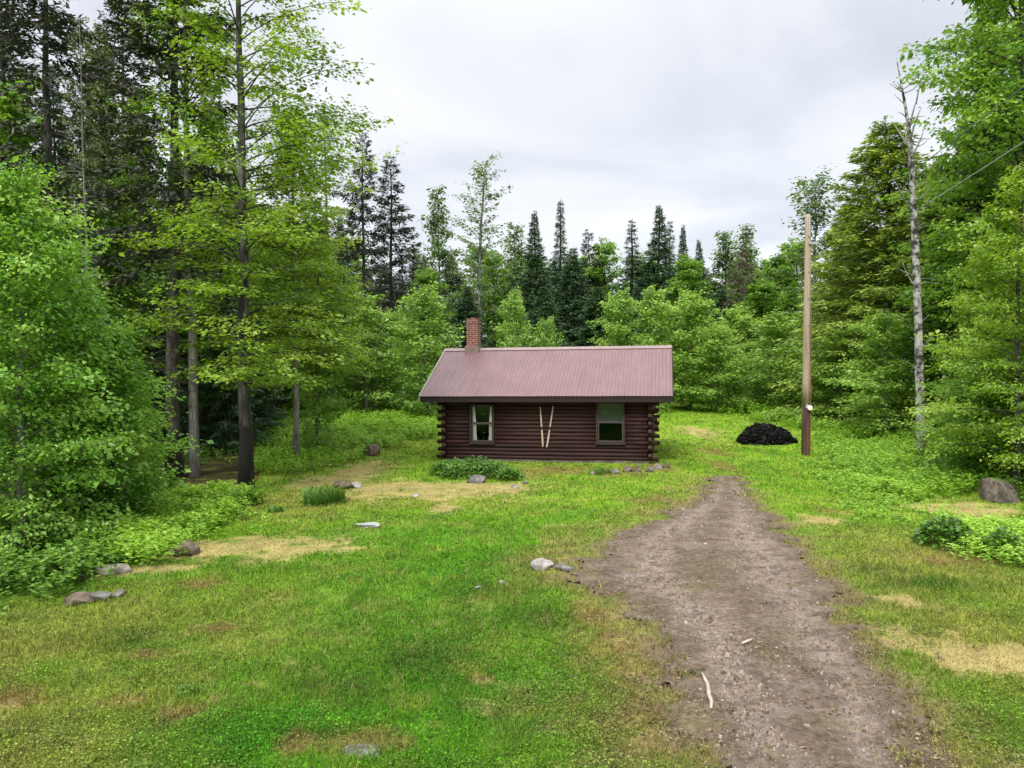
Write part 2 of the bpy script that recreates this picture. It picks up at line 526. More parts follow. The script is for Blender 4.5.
def build_ground():
    xs = np.concatenate([-np.geomspace(700, 22, 26), np.arange(-21.5, -15, .4), np.arange(-15, 17, 0.11), np.arange(17, 25, .4), np.geomspace(25.5, 700, 26)])
    ys = np.concatenate([-np.geomspace(400, 3, 14), np.arange(-2, 4, .4), np.arange(4, 31, 0.11), np.arange(31, 50, .5), np.geomspace(50.5, 1200, 34)])
    X, Y = np.meshgrid(xs, ys)
    Z = terrain(X, Y)
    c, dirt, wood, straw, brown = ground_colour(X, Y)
    Z = Z - 0.02 * sstep(0.3, 0.8, dirt) + 0.012 * (fbm(X, Y, 5, 2, 6.0) - .5)
    c = lerp(c, C_DIRT * 0.9, np.clip(dirt * 1.2, 0, 1))
    mb = MB()
    w = len(xs)
    i = np.arange(len(ys) - 1)[:, None] * w; j = np.arange(w - 1)[None]
    f = np.stack([i + j, i + j + 1, i + w + j + 1, i + w + j], -1).reshape(-1, 4)
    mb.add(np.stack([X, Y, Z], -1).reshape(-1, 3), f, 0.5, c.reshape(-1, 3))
    m, nt, b, L = mat('lawn_soil')
    n1 = noise(nt, 22, 6, rough=0.7); n2 = noise(nt, 90, 3, rough=0.7)
    v = ramp(nt, n1, [(0.3, (0.6, 0.6, 0.6)), (0.7, (1.35, 1.3, 1.2))])
    v2 = ramp(nt, n2, [(0.3, (0.7, 0.7, 0.7)), (0.7, (1.25, 1.25, 1.2))])
    col = mixc(nt, 1.0, attr(nt, 'tint', 'Color'), v, 'MULTIPLY')
    col = mixc(nt, 1.0, col, v2, 'MULTIPLY')
    L(col, b.inputs['Base Color'])
    b.inputs['Roughness'].default_value = 0.95; b.inputs['Specular IOR Level'].default_value = 0.1
    bump(nt, b, n1, 0.6, 0.04)
    o = mb.build('ground', m, smooth=True)
    tag(o, 'mown grassy clearing running back to the forest floor', 'ground', kind='structure')


def build_driveway():
    """the bare track: a fine sheet whose ragged rim is cut where the dirt gives way to grass"""
    st = 0.055
    xs = np.arange(-0.5, 9.0, st); ys = np.arange(0.5, 24.5, st)
    X, Y = np.meshgrid(xs, ys)
    n = fbm(X, Y, 31, 4, 1.3); n2 = fbm(X, Y, 57, 4, 3.4); n3 = fbm(X, Y, 91, 3, 9.0)
    d = drive(X, Y) + (n - 0.5) * 0.6 + (n2 - 0.5) * 0.7 + (n3 - .5) * .45
    keep = d > 0.0
    l, r = np.interp(Y, _dy, _dl), np.interp(Y, _dy, _dr)
    s = (X - l) / np.maximum(r - l, .1)
    rut = np.exp(-((s - 0.27) / 0.11) ** 2) + np.exp(-((s - 0.76) / 0.11) ** 2)
    n4 = fbm(X, Y, 133, 3, 5.5)
    Z = terrain(X, Y) + 0.016 - 0.030 * rut * sstep(0, .6, d) + 0.035 * (n2 - .5) + 0.035 * (n4 - .5) * sstep(.2, .6, d) + 0.012 * (n3 - .5) - 0.045 * (1 - sstep(0.0, 0.22, d))
    mid = np.exp(-((s - 0.52) / 0.12) ** 2)
    c = np.broadcast_to(C_DIRT, X.shape + (3,)) * (0.60 + 0.50 * n2[..., None] + .34 * n4[..., None])
    c = lerp(c, np.array([0.27, 0.21, 0.168]), np.clip(rut * 0.95 * (0.4 + n3), 0, 1))
    c = lerp(c, np.array([0.065, 0.05, 0.036]), sstep(.56, .72, n4) * .5)
    c = lerp(c, np.array([0.27, 0.22, 0.18]), sstep(.46, .30, n4) * .5)
    c = lerp(c, np.array([0.16, 0.14, 0.06]), sstep(.60, .70, n2) * sstep(.40, .6, n) * .6)
    c = lerp(c, np.array([0.13, 0.105, 0.062]), np.clip(mid * sstep(.36, .6, n) * .9 + (1 - sstep(0.05, 0.5, d)) * .6, 0, 1))
    idx = -np.ones(X.shape, int)
    kq = keep[:-1, :-1] & keep[1:, :-1] & keep[:-1, 1:] & keep[1:, 1:]
    used = np.zeros(X.shape, bool)
    used[:-1, :-1] |= kq; used[1:, :-1] |= kq; used[:-1, 1:] |= kq; used[1:, 1:] |= kq
    idx[used] = np.arange(used.sum())
    f = np.stack([idx[:-1, :-1][kq], idx[:-1, 1:][kq], idx[1:, 1:][kq], idx[1:, :-1][kq]], -1)
    mb = MB().add(np.stack([X, Y, Z], -1)[used], f, 0.5, c[used])
    m, nt, b, L = mat('gravelly_dirt')
    n1 = noise(nt, 14, 8, rough=0.75); n2_ = noise(nt, 70, 4, rough=0.8)
    vo = NN(nt, 'ShaderNodeTexVoronoi'); vo.inputs['Scale'].default_value = 38
    tc = NN(nt, 'ShaderNodeTexCoord'); L(tc.outputs['Object'], vo.inputs['Vector'])
    v = ramp(nt, n1, [(0.30, (0.42, 0.40, 0.38)), (0.52, (1, 1, 1)), (0.72, (1.6, 1.57, 1.52))])
    v2 = ramp(nt, n2_, [(0.3, (0.6, 0.6, 0.6)), (0.7, (1.35, 1.35, 1.35))])
    col = mixc(nt, 1.0, attr(nt, 'tint', 'Color'), v, 'MULTIPLY')
    col = mixc(nt, 1.0, col, v2, 'MULTIPLY')
    st_ = ramp(nt, vo.outputs['Distance'], [(0.10, (1, 1, 1)), (0.16, (0, 0, 0))])
    col = mixc(nt, mixc(nt, 1.0, st_, ramp(nt, n1, [(.5, (0, 0, 0)), (.6, (.8, .8, .8))]), 'MULTIPLY'), col, (0.36, 0.34, 0.32))
    L(col, b.inputs['Base Color'])
    b.inputs['Roughness'].default_value = 0.95; b.inputs['Specular IOR Level'].default_value = 0.15
    bump(nt, b, n2_, 0.8, 0.03)
    o = mb.build('driveway', m, smooth=True)
    tag(o, 'bare brown dirt driveway narrowing towards the cabin', 'driveway', kind='structure')


# ------------------------------------------------------------------ grass and weeds (uncountable)
def tint_mat(name, trans=0.3):
    m, nt, b, L = mat(name)
    c = attr(nt, 'tint', 'Color')
    L(c, b.inputs['Base Color'])
    b.inputs['Roughness'].default_value = 0.7; b.inputs['Specular IOR Level'].default_value = 0.12
    tr = NN(nt, 'ShaderNodeBsdfTranslucent'); L(c, tr.inputs['Color'])
    ms = NN(nt, 'ShaderNodeMixShader'); ms.inputs[0].default_value = trans
    L(b.outputs[0], ms.inputs[1]); L(tr.outputs[0], ms.inputs[2])
    L(ms.outputs[0], nt.nodes['Material Output'].inputs['Surface'])
    return m


M['blade'] = tint_mat('grass_blade')


def blades(mb, x, y, h, w, col, rng, lean=0.6):
    N = len(x)
    z = terrain(x, y)
    az = rng.uniform(0, 2 * math.pi, N); a2 = rng.uniform(0, 2 * math.pi, N)
    p = np.stack([x, y, z - 0.01], -1)
    side = np.stack([np.cos(az), np.sin(az), np.zeros(N)], -1) * (w / 2)[:, None]
    tip = p + np.stack([np.cos(a2) * h * lean * rng.uniform(.3, 1.2, N), np.sin(a2) * h * lean * rng.uniform(.3, 1.2, N), h + 0.01], -1)
    v = np.stack([p - side, p + side, tip], 1).reshape(-1, 3)
    mb.add(v, np.arange(3 * N).reshape(-1, 3), 0.5, np.repeat(col, 3, 0))


def build_grass():
    rng = np.random.default_rng(11)
    N = 680000
    # even in the visible field: density falls with the square of distance
    inv = rng.uniform(1 / 40.0, 1 / 4.6, N)
    y = 1 / inv
    x = rng.uniform(-1, 1, N) * (0.74 * y + 3.2)
    c, dirt, wood, straw, brown = ground_colour(x, y)
    n = fbm(x, y, 101, 3, 2.5)
    keep = (rng.random(N) > dirt * .985) & (rng.random(N) > wood * .95) & (rng.random(N) > straw * .55) & (rng.random(N) > .45 * sstep(-.9, 0, drive(x, y))) & (rng.random(N) > brown * .5)
    # nothing under the cabin
    cb = cabin_local(x, y)
    keep &= ~((np.abs(cb[0]) < 3.5) & (cb[1] > -0.15) & (cb[1] < 5.6))
    x, y, c, n, dirt, straw = x[keep], y[keep], c[keep], n[keep], dirt[keep], straw[keep]
    N = len(x)
    n5 = fbm(x, y, 211, 3, 5.0)
    h = (0.014 + 0.040 * n ** 1.5 + 0.075 * np.clip(n5 - .42, 0, 1)) * rng.uniform(.5, 1.5, N) * (1 + 0.3 * (1 - dirt)) * (1 - .55 * straw)
    w = np.maximum(0.008, 1.0 * y / F) * rng.uniform(.7, 1.7, N)
    v = rng.uniform(.5, 1.6, N)[:, None]
    dry = rng.random(N) < 0.07
    col = c * v * np.array([1.05, 1.05, 1.0])
    col[dry] = np.array([0.32, 0.28, 0.12]) * rng.uniform(.6, 1.2, (dry.sum(), 1))
    mb = MB()
    blades(mb, x, y, h, w, col, rng, 0.8)
    # clover and other small flat leaves between the blades
    k = np.flatnonzero((rng.random(N) < .50 * sstep(.36, .56, fbm(x, y, 401, 3, 1.4)) + .16) & (straw < .5) & (dirt < .6))
    m = len(k)
    px = x[k] + rng.normal(0, .02, m); py_ = y[k] + rng.normal(0, .02, m)
    pos = np.stack([px, py_, terrain(px, py_) + h[k] * rng.uniform(.3, 1.0, m)], -1)
    az = rng.uniform(0, 6.28, m)
    ax = np.stack([np.cos(az), np.sin(az), rng.normal(0, .3, m)], -1)
    nr = np.stack([rng.normal(0, .4, m), rng.normal(0, .4, m), np.ones(m)], -1)
    ln = np.maximum(.022, 1.6 * y[k] / F) * rng.uniform(.6, 1.4, m)
    b2 = MB().leaves(pos, ax, nr, ln, ln * .8, .5)
    cl = c[k] * rng.uniform(.35, 1.55, (m, 1)) * np.array([.88, 1.05, 1.0])
    mb.add(b2.v[0], b2.f[0], .5, np.repeat(cl, 4, 0))
    o = mb.build('grass', M['blade'])
    tag(o, 'short mown grass with yellow and brown worn patches across the clearing', 'grass', kind='stuff')


def herb_stuff(name, label, polys, n, hmin, hmax, mat_, seed, leafw=0.05, wcrop=None, stalk=False):
    """leafy weeds over ground areas given by photo outlines"""
    rng = np.random.default_rng(seed)
    pos = []
    for poly, k in polys:
        W = np.array(px_poly(poly))
        lo, hi = W.min(0), W.max(0)
        q = rng.uniform(lo, hi, (k * 14, 2))
        q = q[inpoly(q[:, 0], q[:, 1], W)]
        pos.append(q[:k])
    q = np.concatenate(pos)
    cb = cabin_local(q[:, 0], q[:, 1])
    q = q + rng.normal(0, .16, q.shape) * (1 + 2.0 * (rng.random((len(q), 1)) < .12))
    cb = cabin_local(q[:, 0], q[:, 1])
    ok = ~((np.abs(cb[0]) < 3.75) & (cb[1] > -0.15) & (cb[1] < 5.8))
    q = q[ok]
    clump = fbm(q[:, 0], q[:, 1], seed, 3, 0.9)
    q = q[rng.random(len(q)) < sstep(0.28, 0.52, clump) * .9 + .1]
    clump = fbm(q[:, 0], q[:, 1], seed, 3, 0.9)
    z = terrain(q[:, 0], q[:, 1])
    H = (hmin + (hmax - hmin) * clump ** 1.2) * rng.uniform(.7, 1.25, len(q))
    mb = MB()
    P = len(q)
    L_ = 15
    t = rng.uniform(0.1, 1, (P, L_)) ** .7
    az = rng.uniform(0, 2 * math.pi, (P, L_))
    lean = rng.normal(0, .12, (P, 1, 2))
    base = np.stack([np.broadcast_to(q[:, :1], (P, L_)), np.broadcast_to(q[:, 1:], (P, L_)), z[:, None] + t * H[:, None] * .9], -1)
    base[..., :2] += lean * t[..., None] * H[:, None, None]
    d = np.stack([np.cos(az), np.sin(az), rng.uniform(-.2, .5, (P, L_))], -1)
    nr = np.stack([rng.normal(0, .35, (P, L_)), rng.normal(0, .35, (P, L_)), np.ones((P, L_))], -1)
    ln = (0.07 + .17 * H[:, None]) * rng.uniform(.5, 1.1, (P, L_)) * (1.1 - .5 * t)
    dist = q[:, 1][:, None]
    wd = np.maximum(leafw * .95, 1.4 * dist / F) * rng.uniform(.7, 1.5, (P, L_))
    tone = np.clip(0.42 + 0.34 * t + rng.normal(0, .13, (P, L_)) + (clump[:, None] - .5) * .3 + rng.normal(0, .12, (P, 1)), 0, 1)
    mb.leaves(base.reshape(-1, 3), d.reshape(-1, 3), nr.reshape(-1, 3), ln.ravel(), wd.ravel(), tone.ravel(), .1)
    o = mb.build(name, mat_)
    return tag(o, label, 'weeds', kind='stuff')


# ------------------------------------------------------------------ trees
def curve_pts(p0, d0, d1, length, n=6):
    s = np.linspace(0, 1, n)
    d = unit(d0[None] * (1 - s[:, None]) + d1[None] * s[:, None])
    st = np.concatenate([[np.zeros(3)], np.cumsum(d[:-1] * length / (n - 1), 0)])
    return p0 + st


def sample(pts, s):
    s = np.clip(np.asarray(s, float), 0, 1) * (len(pts) - 1)
    i = np.minimum(s.astype(int), len(pts) - 2)
    f = (s - i)[..., None]
    return pts[i] * (1 - f) + pts[i + 1] * f


def broadleaf(seed, H, R, base=0.2, limbs=50, leaf=0.11, dens=14, tr=0.12, el=(5, 55), layered=1.0, shape='round', sway=0.012, twigs=7, lean=(0, 0), limb_r=0.25, asp=0.68, spread=1.0, bare=0, skew=0.0, thin=0.0):
    rng = np.random.default_rng(seed)
    wood, crown = MB(), MB()
    n = 12
    t = np.linspace(0, 1, n)
    wob = np.cumsum(rng.normal(0, sway * H, (n, 2)) * 0.5, 0); wob -= wob[0]
    tp = np.stack([wob[:, 0] + lean[0] * t * H, wob[:, 1] + lean[1] * t * H, t * H - 0.15 * (t == 0)], -1)
    rad = tr * (1 - t) ** 0.75 + 0.012
    rad[0] *= 1.35
    wood.tube(tp, rad, 9)
    P, A, Nn, Ln, T = [], [], [], [], []
    for i in range(limbs):
        u = (i + rng.random()) / limbs
        tt = base + (0.985 - base) * u
        p0 = sample(tp, np.array([tt]))[0]
        if shape == 'round': L = R * (0.45 + 0.55 * math.sin(math.pi * (0.12 + 0.80 * u))) * (1 - 0.35 * u)
        elif shape == 'bush': L = R * max(0.10, 1 - u ** 2.0) ** 0.5 * (0.75 + 0.25 * min(1, u * 4))
        elif shape == 'column': L = R * (0.55 + 0.45 * math.sin(math.pi * min(1, .15 + u))) * (1 - .45 * u)
        elif shape == 'top': L = R * (0.5 + 0.5 * math.sin(math.pi * (.1 + .75 * u)))
        else: L = R * (1 - u) ** 0.75 + 0.25
        L *= rng.uniform(0.6, 1.2)
        az = i * 2.399963 + rng.normal(0, .35)
        if skew and u > .28: L *= 1 + skew * math.cos(az)
        if thin and u > .38 and rng.random() < thin * (.6 - .4 * math.cos(az)): continue
        e0 = math.radians(el[0] + (el[1] - el[0]) * u + rng.normal(0, 8) + 14)
        e1 = math.radians(el[0] + (el[1] - el[0]) * u * 0.7 + rng.normal(0, 8) - 16)
        h = np.array([math.cos(az), math.sin(az), 0])
        az1 = az + rng.normal(0, .25)
        h1 = np.array([math.cos(az1), math.sin(az1), 0])
        d0 = h * math.cos(e0) + np.array([0, 0, math.sin(e0)]); d1 = h1 * math.cos(e1) + np.array([0, 0, math.sin(e1)])
        pts = curve_pts(p0, d0, d1, L, 7)
        r0 = max(0.010, min(tr * limb_r, 0.02 * L + 0.004) * (1 - .6 * u))
        wood.tube(pts, np.linspace(r0, 0.006, 7), 4, cap=False)
        if i < bare: continue
        lt = rng.normal(0, 0.17)
        nt_ = max(3, int(twigs * (0.5 + 0.5 * L / R) + 1))
        for k in range(nt_):
            s = 0.22 + 0.78 * (k + rng.random()) / nt_
            q = sample(pts, np.array([s]))[0]
            dd = unit(sample(pts, np.array([min(1, s + .1)]))[0] - sample(pts, np.array([max(0, s - .1)]))[0])
            sg = 1 if k % 2 else -1
            ang = sg * math.radians(rng.uniform(20, 75)) * (1 if s < .95 else .2)
            ca, sa = math.cos(ang), math.sin(ang)
            td = np.array([dd[0] * ca - dd[1] * sa, dd[0] * sa + dd[1] * ca, dd[2] * 0.6 + rng.normal(0, .15)])
            tl = (L * 0.34 * (1.15 - s * .6) + 0.18) * rng.uniform(.7, 1.25) * spread
            m = max(3, int(dens * tl * 3.0))
            a = rng.random(m) ** 0.8
            pos = q + td * (a * tl)[:, None] + np.stack([rng.normal(0, .11 * spread, m), rng.normal(0, .11 * spread, m), rng.normal(-.02, .05 + .06 * (1 - layered), m)], -1) * (1 + .4 * tl)
            az2 = math.atan2(td[1], td[0]) + rng.normal(0, .8, m)
            ax = np.stack([np.cos(az2), np.sin(az2), rng.normal(-.30, .3, m)], -1)
            tl_ = .85 - .40 * layered
            nr = np.stack([rng.normal(0, tl_, m), rng.normal(-.15, tl_, m), np.full(m, 1.0)], -1)
            P.append(pos); A.append(ax); Nn.append(nr); Ln.append(leaf * np.exp(rng.normal(-.08, .30, m)))
            T.append(np.clip(0.5 + lt + rng.normal(0, .08) + rng.normal(0, .14, m), 0, 1))
    P, A, Nn, Ln, T = map(np.concatenate, (P, A, Nn, Ln, T))
    ok = P[:, 2] > 0.02
    crown.leaves(P[ok], A[ok], Nn[ok], Ln[ok], Ln[ok] * asp, T[ok])
    return wood, crown, H, R


def conifer(seed, H, R, base=0.06, gap=0.33, tr=0.14, droop=18, power=0.85, nb=6, spray=0.16, dens=1.0, spire=0.0, dead=0, sparse=0.0, deadlen=1.6, tuft=1.0):
    rng = np.random.default_rng(seed)
    wood, crown = MB(), MB()
    n = 12
    t = np.linspace(0, 1, n)
    wob = np.cumsum(rng.normal(0, .004 * H, (n, 2)) * .5, 0); wob -= wob[0]
    tp = np.stack([wob[:, 0], wob[:, 1], t * H - .15 * (t == 0)], -1)
    rad = tr * (1 - t) ** .85 + .010
    rad[0] *= 1.3
    wood.tube(tp, rad, 8)
    for i in range(dead):
        tt = rng.uniform(0.10, max(.12, base + .05)); p0 = sample(tp, np.array([tt]))[0]
        az = rng.uniform(0, 6.28); L = deadlen * rng.uniform(.3, 1.1)
        h = np.array([math.cos(az), math.sin(az), rng.uniform(-.45, .2)])
        h2 = h + np.array([rng.normal(0, .3), rng.normal(0, .3), -.35])
        pts = curve_pts(p0, unit(h), unit(h2), L, 5)
        wood.tube(pts, np.linspace(.018, .004, 5), 3, cap=False)
        for k in range(3):
            q = sample(pts, np.array([rng.uniform(.3, .9)]))[0]
            e = q + np.array([rng.normal(0, .25), rng.normal(0, .25), rng.normal(-.12, .1)])
            wood.tube(np.array([q, (q + e) / 2 + .02, e]), [.007, .005, .003], 3, cap=False)
    P, A, Nn, Ln, Wd, T = [], [], [], [], [], []
    z = base * H
    w = 0
    while z < H * 0.985:
        u = (z - base * H) / (H - base * H)
        prof = (1 - u) ** power
        if spire: prof = prof * (1 - spire * sstep(.45, .8, np.array(u)))
        k_ = nb + rng.integers(-1, 2)
        for b in range(k_):
            if rng.random() < sparse: continue
            L = R * prof * rng.uniform(.6, 1.18) + 0.06
            az = b * 2 * math.pi / k_ + w * 1.1 + rng.normal(0, .2)
            e0 = math.radians(35 * u - droop * (1 - u) + rng.normal(0, 6) + 6)
            e1 = math.radians(20 * u - droop * (1 - u) * .6 + rng.normal(0, 6) - 4)
            h = np.array([math.cos(az), math.sin(az), 0])
            p0 = sample(tp, np.array([(z + rng.normal(0, gap * .3)) / H]))[0]
            pts = curve_pts(p0, h * math.cos(e0) + np.array([0, 0, math.sin(e0)]), h * math.cos(e1) + np.array([0, 0, math.sin(e1)]), L, 5)
            wood.tube(pts, np.linspace(min(.03, .006 + .010 * L), .004, 5), 3, cap=False)
            m = max(5, int((L * 19 + 3) * dens)); ssz = .5 + .5 * min(1.0, L / .8)
            s = 0.12 + 0.88 * rng.random(m) ** .8
            q = sample(pts, s)
            sg = np.where(rng.random(m) < .5, -1, 1)
            ang = az + sg * np.radians(rng.uniform(15, 70, m))
            tl = (L * .36 * (1.1 - s) + 0.12 * ssz) * rng.uniform(.6, 1.2, m)
            d = np.stack([np.cos(ang), np.sin(ang), rng.normal(-.18 - .25 * (1 - u), .16, m)], -1)
            bt = np.clip(.45 + rng.normal(0, .14), 0, 1)
            # each side twig: a few overlapping needle sprays along it
            for c in range(3):
                a = (c + rng.random(m) * .8) / 3
                pos = q + d * (a * tl)[:, None] + rng.normal(0, .025, (m, 3)) - np.array([0, 0, 1]) * (rng.random(m) ** 2 * .16 * ssz)[:, None]
                d2 = d + rng.normal(0, .35, (m, 3))
                nr = np.stack([rng.normal(0, .8, m), rng.normal(0, .8, m), np.ones(m)], -1)
                P.append(pos); A.append(d2); Nn.append(nr)
                Ln.append(spray * ssz * rng.uniform(.7, 1.5, m) * tuft); Wd.append(spray * ssz * .36 * rng.uniform(.7, 1.4, m) * tuft)
                T.append(np.clip(bt + .12 * s + rng.normal(0, .12, m), 0, 1))
        z += gap * (1 - .62 * u) * rng.uniform(.8, 1.2); w += 1
    P, A, Nn, Ln, Wd, T = map(np.concatenate, (P, A, Nn, Ln, Wd, T))
    ok = P[:, 2] > .02
    crown.leaves(P[ok], A[ok], Nn[ok], Ln[ok], Wd[ok], T[ok], .05)
    return wood, crown, H, R


class Kind:
    """a template tree; the first one placed is the template itself, the rest are copies"""
    def __init__(self, name, cat, parts, bark, leafm):
        wood, crown, self.H, self.R = parts
        self.name, self.cat = name, cat
        self.trunk = wood.mesh('trunk', M[bark], True)
        self.crown = crown.mesh('crown', M[leafm])
        self.root = None

    def place(self, px, Y, top, wpx, label, group=None, rz=None, by=None):
        p = at(px, 420, Y)
        x = p[0]
        z = float(terrain(x, Y))
        Hh = at(px, top, Y)[2] - z
        sc = Hh / self.H
        sw = (wpx / F * Y / 2) / self.R if wpx else sc
        return self.put(x, Y, z - 0.05, sc, sw, label, group, rz)

    def put(self, x, y, z, sc, sw, label, group=None, rz=None):
        if self.root is None:
            r = thing(self.name, None, self.cat)
            a = bpy.data.objects.new('trunk', self.trunk); b = bpy.data.objects.new('crown', self.crown)
            for o in (a, b): S.collection.objects.link(o); o.parent = r
            self.root, self.kids = r, (a, b)
        else:
            r = self.root.copy(); S.collection.objects.link(r)
            for k in self.kids:
                c = k.copy(); S.collection.objects.link(c); c.parent = r
        r['label'] = label
        if group: r['group'] = group
        elif 'group' in r: del r['group']
        r.location = (x, y, z); r.scale = (sw, sw, sc)
        r.rotation_euler = (0, 0, RNG.uniform(0, 6.28) if rz is None else rz)
        return r


# ------------------------------------------------------------------ cabin placement (needed by the grass)
CAB = np.array([1.02, 24.69]); YAW = 0.1967
CW, CD = 6.8, 5.43
_a = np.array([math.cos(YAW), -math.sin(YAW)]); _b = np.array([math.sin(YAW), math.cos(YAW)])


def cabin_local(x, y):
    dx, dy = x - CAB[0], y - CAB[1]
    return dx * _a[0] + dy * _a[1], dx * _b[0] + dy * _b[1]


def cabin_world(u, v):
    return CAB + _a * u + _b * v


def front_uv(px, py):
    """where a line of sight meets the cabin's front wall plane: (along, height)"""
    d = ray(px, py); o = np.array([0, 0, CAMH])
    t = ((CAB - o[:2]) @ _b) / (d[:2] @ _b)
    p = o + d * t
    return float((p[:2] - CAB) @ _a), float(p[2])


# ------------------------------------------------------------------ build: ground first
build_ground()
build_driveway()


def build_gravel():
    rng = np.random.default_rng(61)
    N = 9000
    y = 1 / rng.uniform(1 / 20.0, 1 / 4.6, N)
    l, r = np.interp(y, _dy, _dl), np.interp(y, _dy, _dr)
    x = l + (r - l) * rng.uniform(.03, .97, N)
    k = rng.random(N) < .25 + .75 * sstep(.42, .62, fbm(x, y, 19, 3, 1.8))
    x, y = x[k], y[k]; N = len(x)
    s = np.clip(.007 * np.exp(rng.normal(0, .5, N)), .004, .035) * np.maximum(1, y / 9)
    th = rng.uniform(0, 6.28, (N, 1)) + np.array([[0, 1.3, 2.5, 3.8, 5.0]]) + rng.normal(0, .2, (N, 5))
    rr = s[:, None] * rng.uniform(.7, 1.25, (N, 5))
    z = terrain(x, y) + .005
    low = np.stack([x[:, None] + rr * np.cos(th), y[:, None] + rr * np.sin(th), np.broadcast_to((z - .012)[:, None], (N, 5))], -1)
    hi = np.stack([x[:, None] + rr * .6 * np.cos(th), y[:, None] + rr * .6 * np.sin(th), z[:, None] + s[:, None] * rng.uniform(.5, 1.1, (N, 5))], -1)
    V = np.concatenate([low, hi], 1).reshape(-1, 3)
    b = np.arange(N)[:, None] * 10
    f4 = np.concatenate([b + np.array([[j, (j + 1) % 5, 5 + (j + 1) % 5, 5 + j]]) for j in range(5)])
    col = np.array([.20, .16, .13]) * rng.uniform(.45, 1.75, (N, 1))
    mb = MB().add(V, f4, .5, np.repeat(col, 10, 0))
    mb.f.append(b + np.arange(5, 10)[None]); mb.mi.append(np.zeros(N, np.int32))
    o = mb.build('gravel', tint_mat('pebble', 0.0))
    tag(o, 'loose pebbles scattered over the dirt driveway', 'gravel', kind='stuff')


build_gravel()


def build_litter():
    rng = np.random.default_rng(67)
    N = 26000
    y = 1 / rng.uniform(1 / 22.0, 1 / 4.6, N)
    l, r = np.interp(y, _dy, _dl), np.interp(y, _dy, _dr)
    x = rng.uniform(l - 1.3, r + .7)
    n = fbm(x, y, 71, 3, 2.2)
    k = rng.random(N) < .12 + .88 * sstep(.44, .62, n)
    x, y = x[k], y[k]; N = len(x)
    az = rng.uniform(0, 6.28, N)
    pos = np.stack([x, y, terrain(x, y) + rng.uniform(.006, .03, N)], -1)
    ax = np.stack([np.cos(az), np.sin(az), rng.normal(0, .2, N)], -1)
    nr = np.stack([rng.normal(0, .4, N), rng.normal(0, .4, N), np.ones(N)], -1)
    ln = np.maximum(.03, 1.5 * y / F) * rng.uniform(.5, 1.6, N)
    b = MB().leaves(pos, ax, nr, ln, ln * rng.uniform(.15, .6, N), .5)
    pal = np.array([[.20, .13, .07], [.10, .065, .04], [.30, .23, .13], [.06, .042, .03], [.24, .19, .09]])
    col = pal[rng.integers(0, 5, N)] * rng.uniform(.6, 1.25, (N, 1))
    mb = MB().add(b.v[0], b.f[0], .5, np.repeat(col, 4, 0))
    o = mb.build('leaf_litter', tint_mat('dead_leaf', 0.1))
    tag(o, 'dead leaves and bits of thatch strewn over the driveway and its verges', 'leaf litter', kind='stuff')


build_litter()
build_grass()

# ------------------------------------------------------------------ log cabin
M['log'] = None


def log_mat():
    m, nt, b, L = mat('stained_log')
    tc = NN(nt, 'ShaderNodeTexCoord'); mp = NN(nt, 'ShaderNodeMapping')
    mp.inputs['Scale'].default_value = (0.5, 0.5, 9)
    L(tc.outputs['Object'], mp.inputs[0])
    n = noise(nt, 3.0, 6, vec=mp.outputs[0], rough=0.6)
    t = attr(nt, 'tone')
    c = ramp(nt, n, [(0.25, (0.014, 0.0055, 0.0048)), (0.5, (0.026, 0.0095, 0.0080)), (0.75, (0.048, 0.018, 0.0145))])
    c = mixc(nt, 1.0, c, ramp(nt, t, [(0, (0.62, 0.62, 0.62)), (1, (1.4, 1.35, 1.35))]), 'MULTIPLY')
    L(c, b.inputs['Base Color'])
    b.inputs['Roughness'].default_value = 0.7
    b.inputs['Specular IOR Level'].default_value = 0.25
    bump(nt, b, n, 0.3, 0.01)
    return m


M['log'] = log_mat()
M['log_end'] = simple('log_end_grain', (0.050, 0.022, 0.017), 0.8, 0.4, 25)
M['dark_trim'] = simple('brown_trim', (0.018, 0.0075, 0.0065), 0.85, 0.2, 6)
M['window_trim'] = simple('window_trim', (0.026, 0.016, 0.013), 0.8, 0.2, 6)
M['sash'] = simple('grey_sash', (0.055, 0.045, 0.04), 0.5, 0.15, 10)
M['curtain'] = simple('white_curtain', (0.82, 0.81, 0.78), 0.9, 0.06, 12)
M['reflection_panel'] = simple('grey_green_reflection', (0.075, 0.095, 0.075), 0.9, 0.3, 3)
M['stone'] = simple('foundation_stone', (0.12, 0.095, 0.08), 0.9, 0.6, 5, bmp=0.6)
M['interior'] = simple('dim_interior_board', (0.05, 0.035, 0.025), 0.8, 0.2, 5)


def glass_mat():
    m, nt, b, L = mat('window_glass')
    gl = NN(nt, 'ShaderNodeBsdfGlossy'); gl.inputs['Roughness'].default_value = 0.02
    tr = NN(nt, 'ShaderNodeBsdfTransparent'); tr.inputs['Color'].default_value = (0.92, 0.94, 0.92, 1)
    fr = NN(nt, 'ShaderNodeFresnel'); fr.inputs['IOR'].default_value = 1.33
    ms = NN(nt, 'ShaderNodeMixShader')
    L(fr.outputs[0], ms.inputs[0]); L(tr.outputs[0], ms.inputs[1]); L(gl.outputs[0], ms.inputs[2])
    L(ms.outputs[0], nt.nodes['Material Output'].inputs['Surface'])
    return m


M['glass'] = glass_mat()


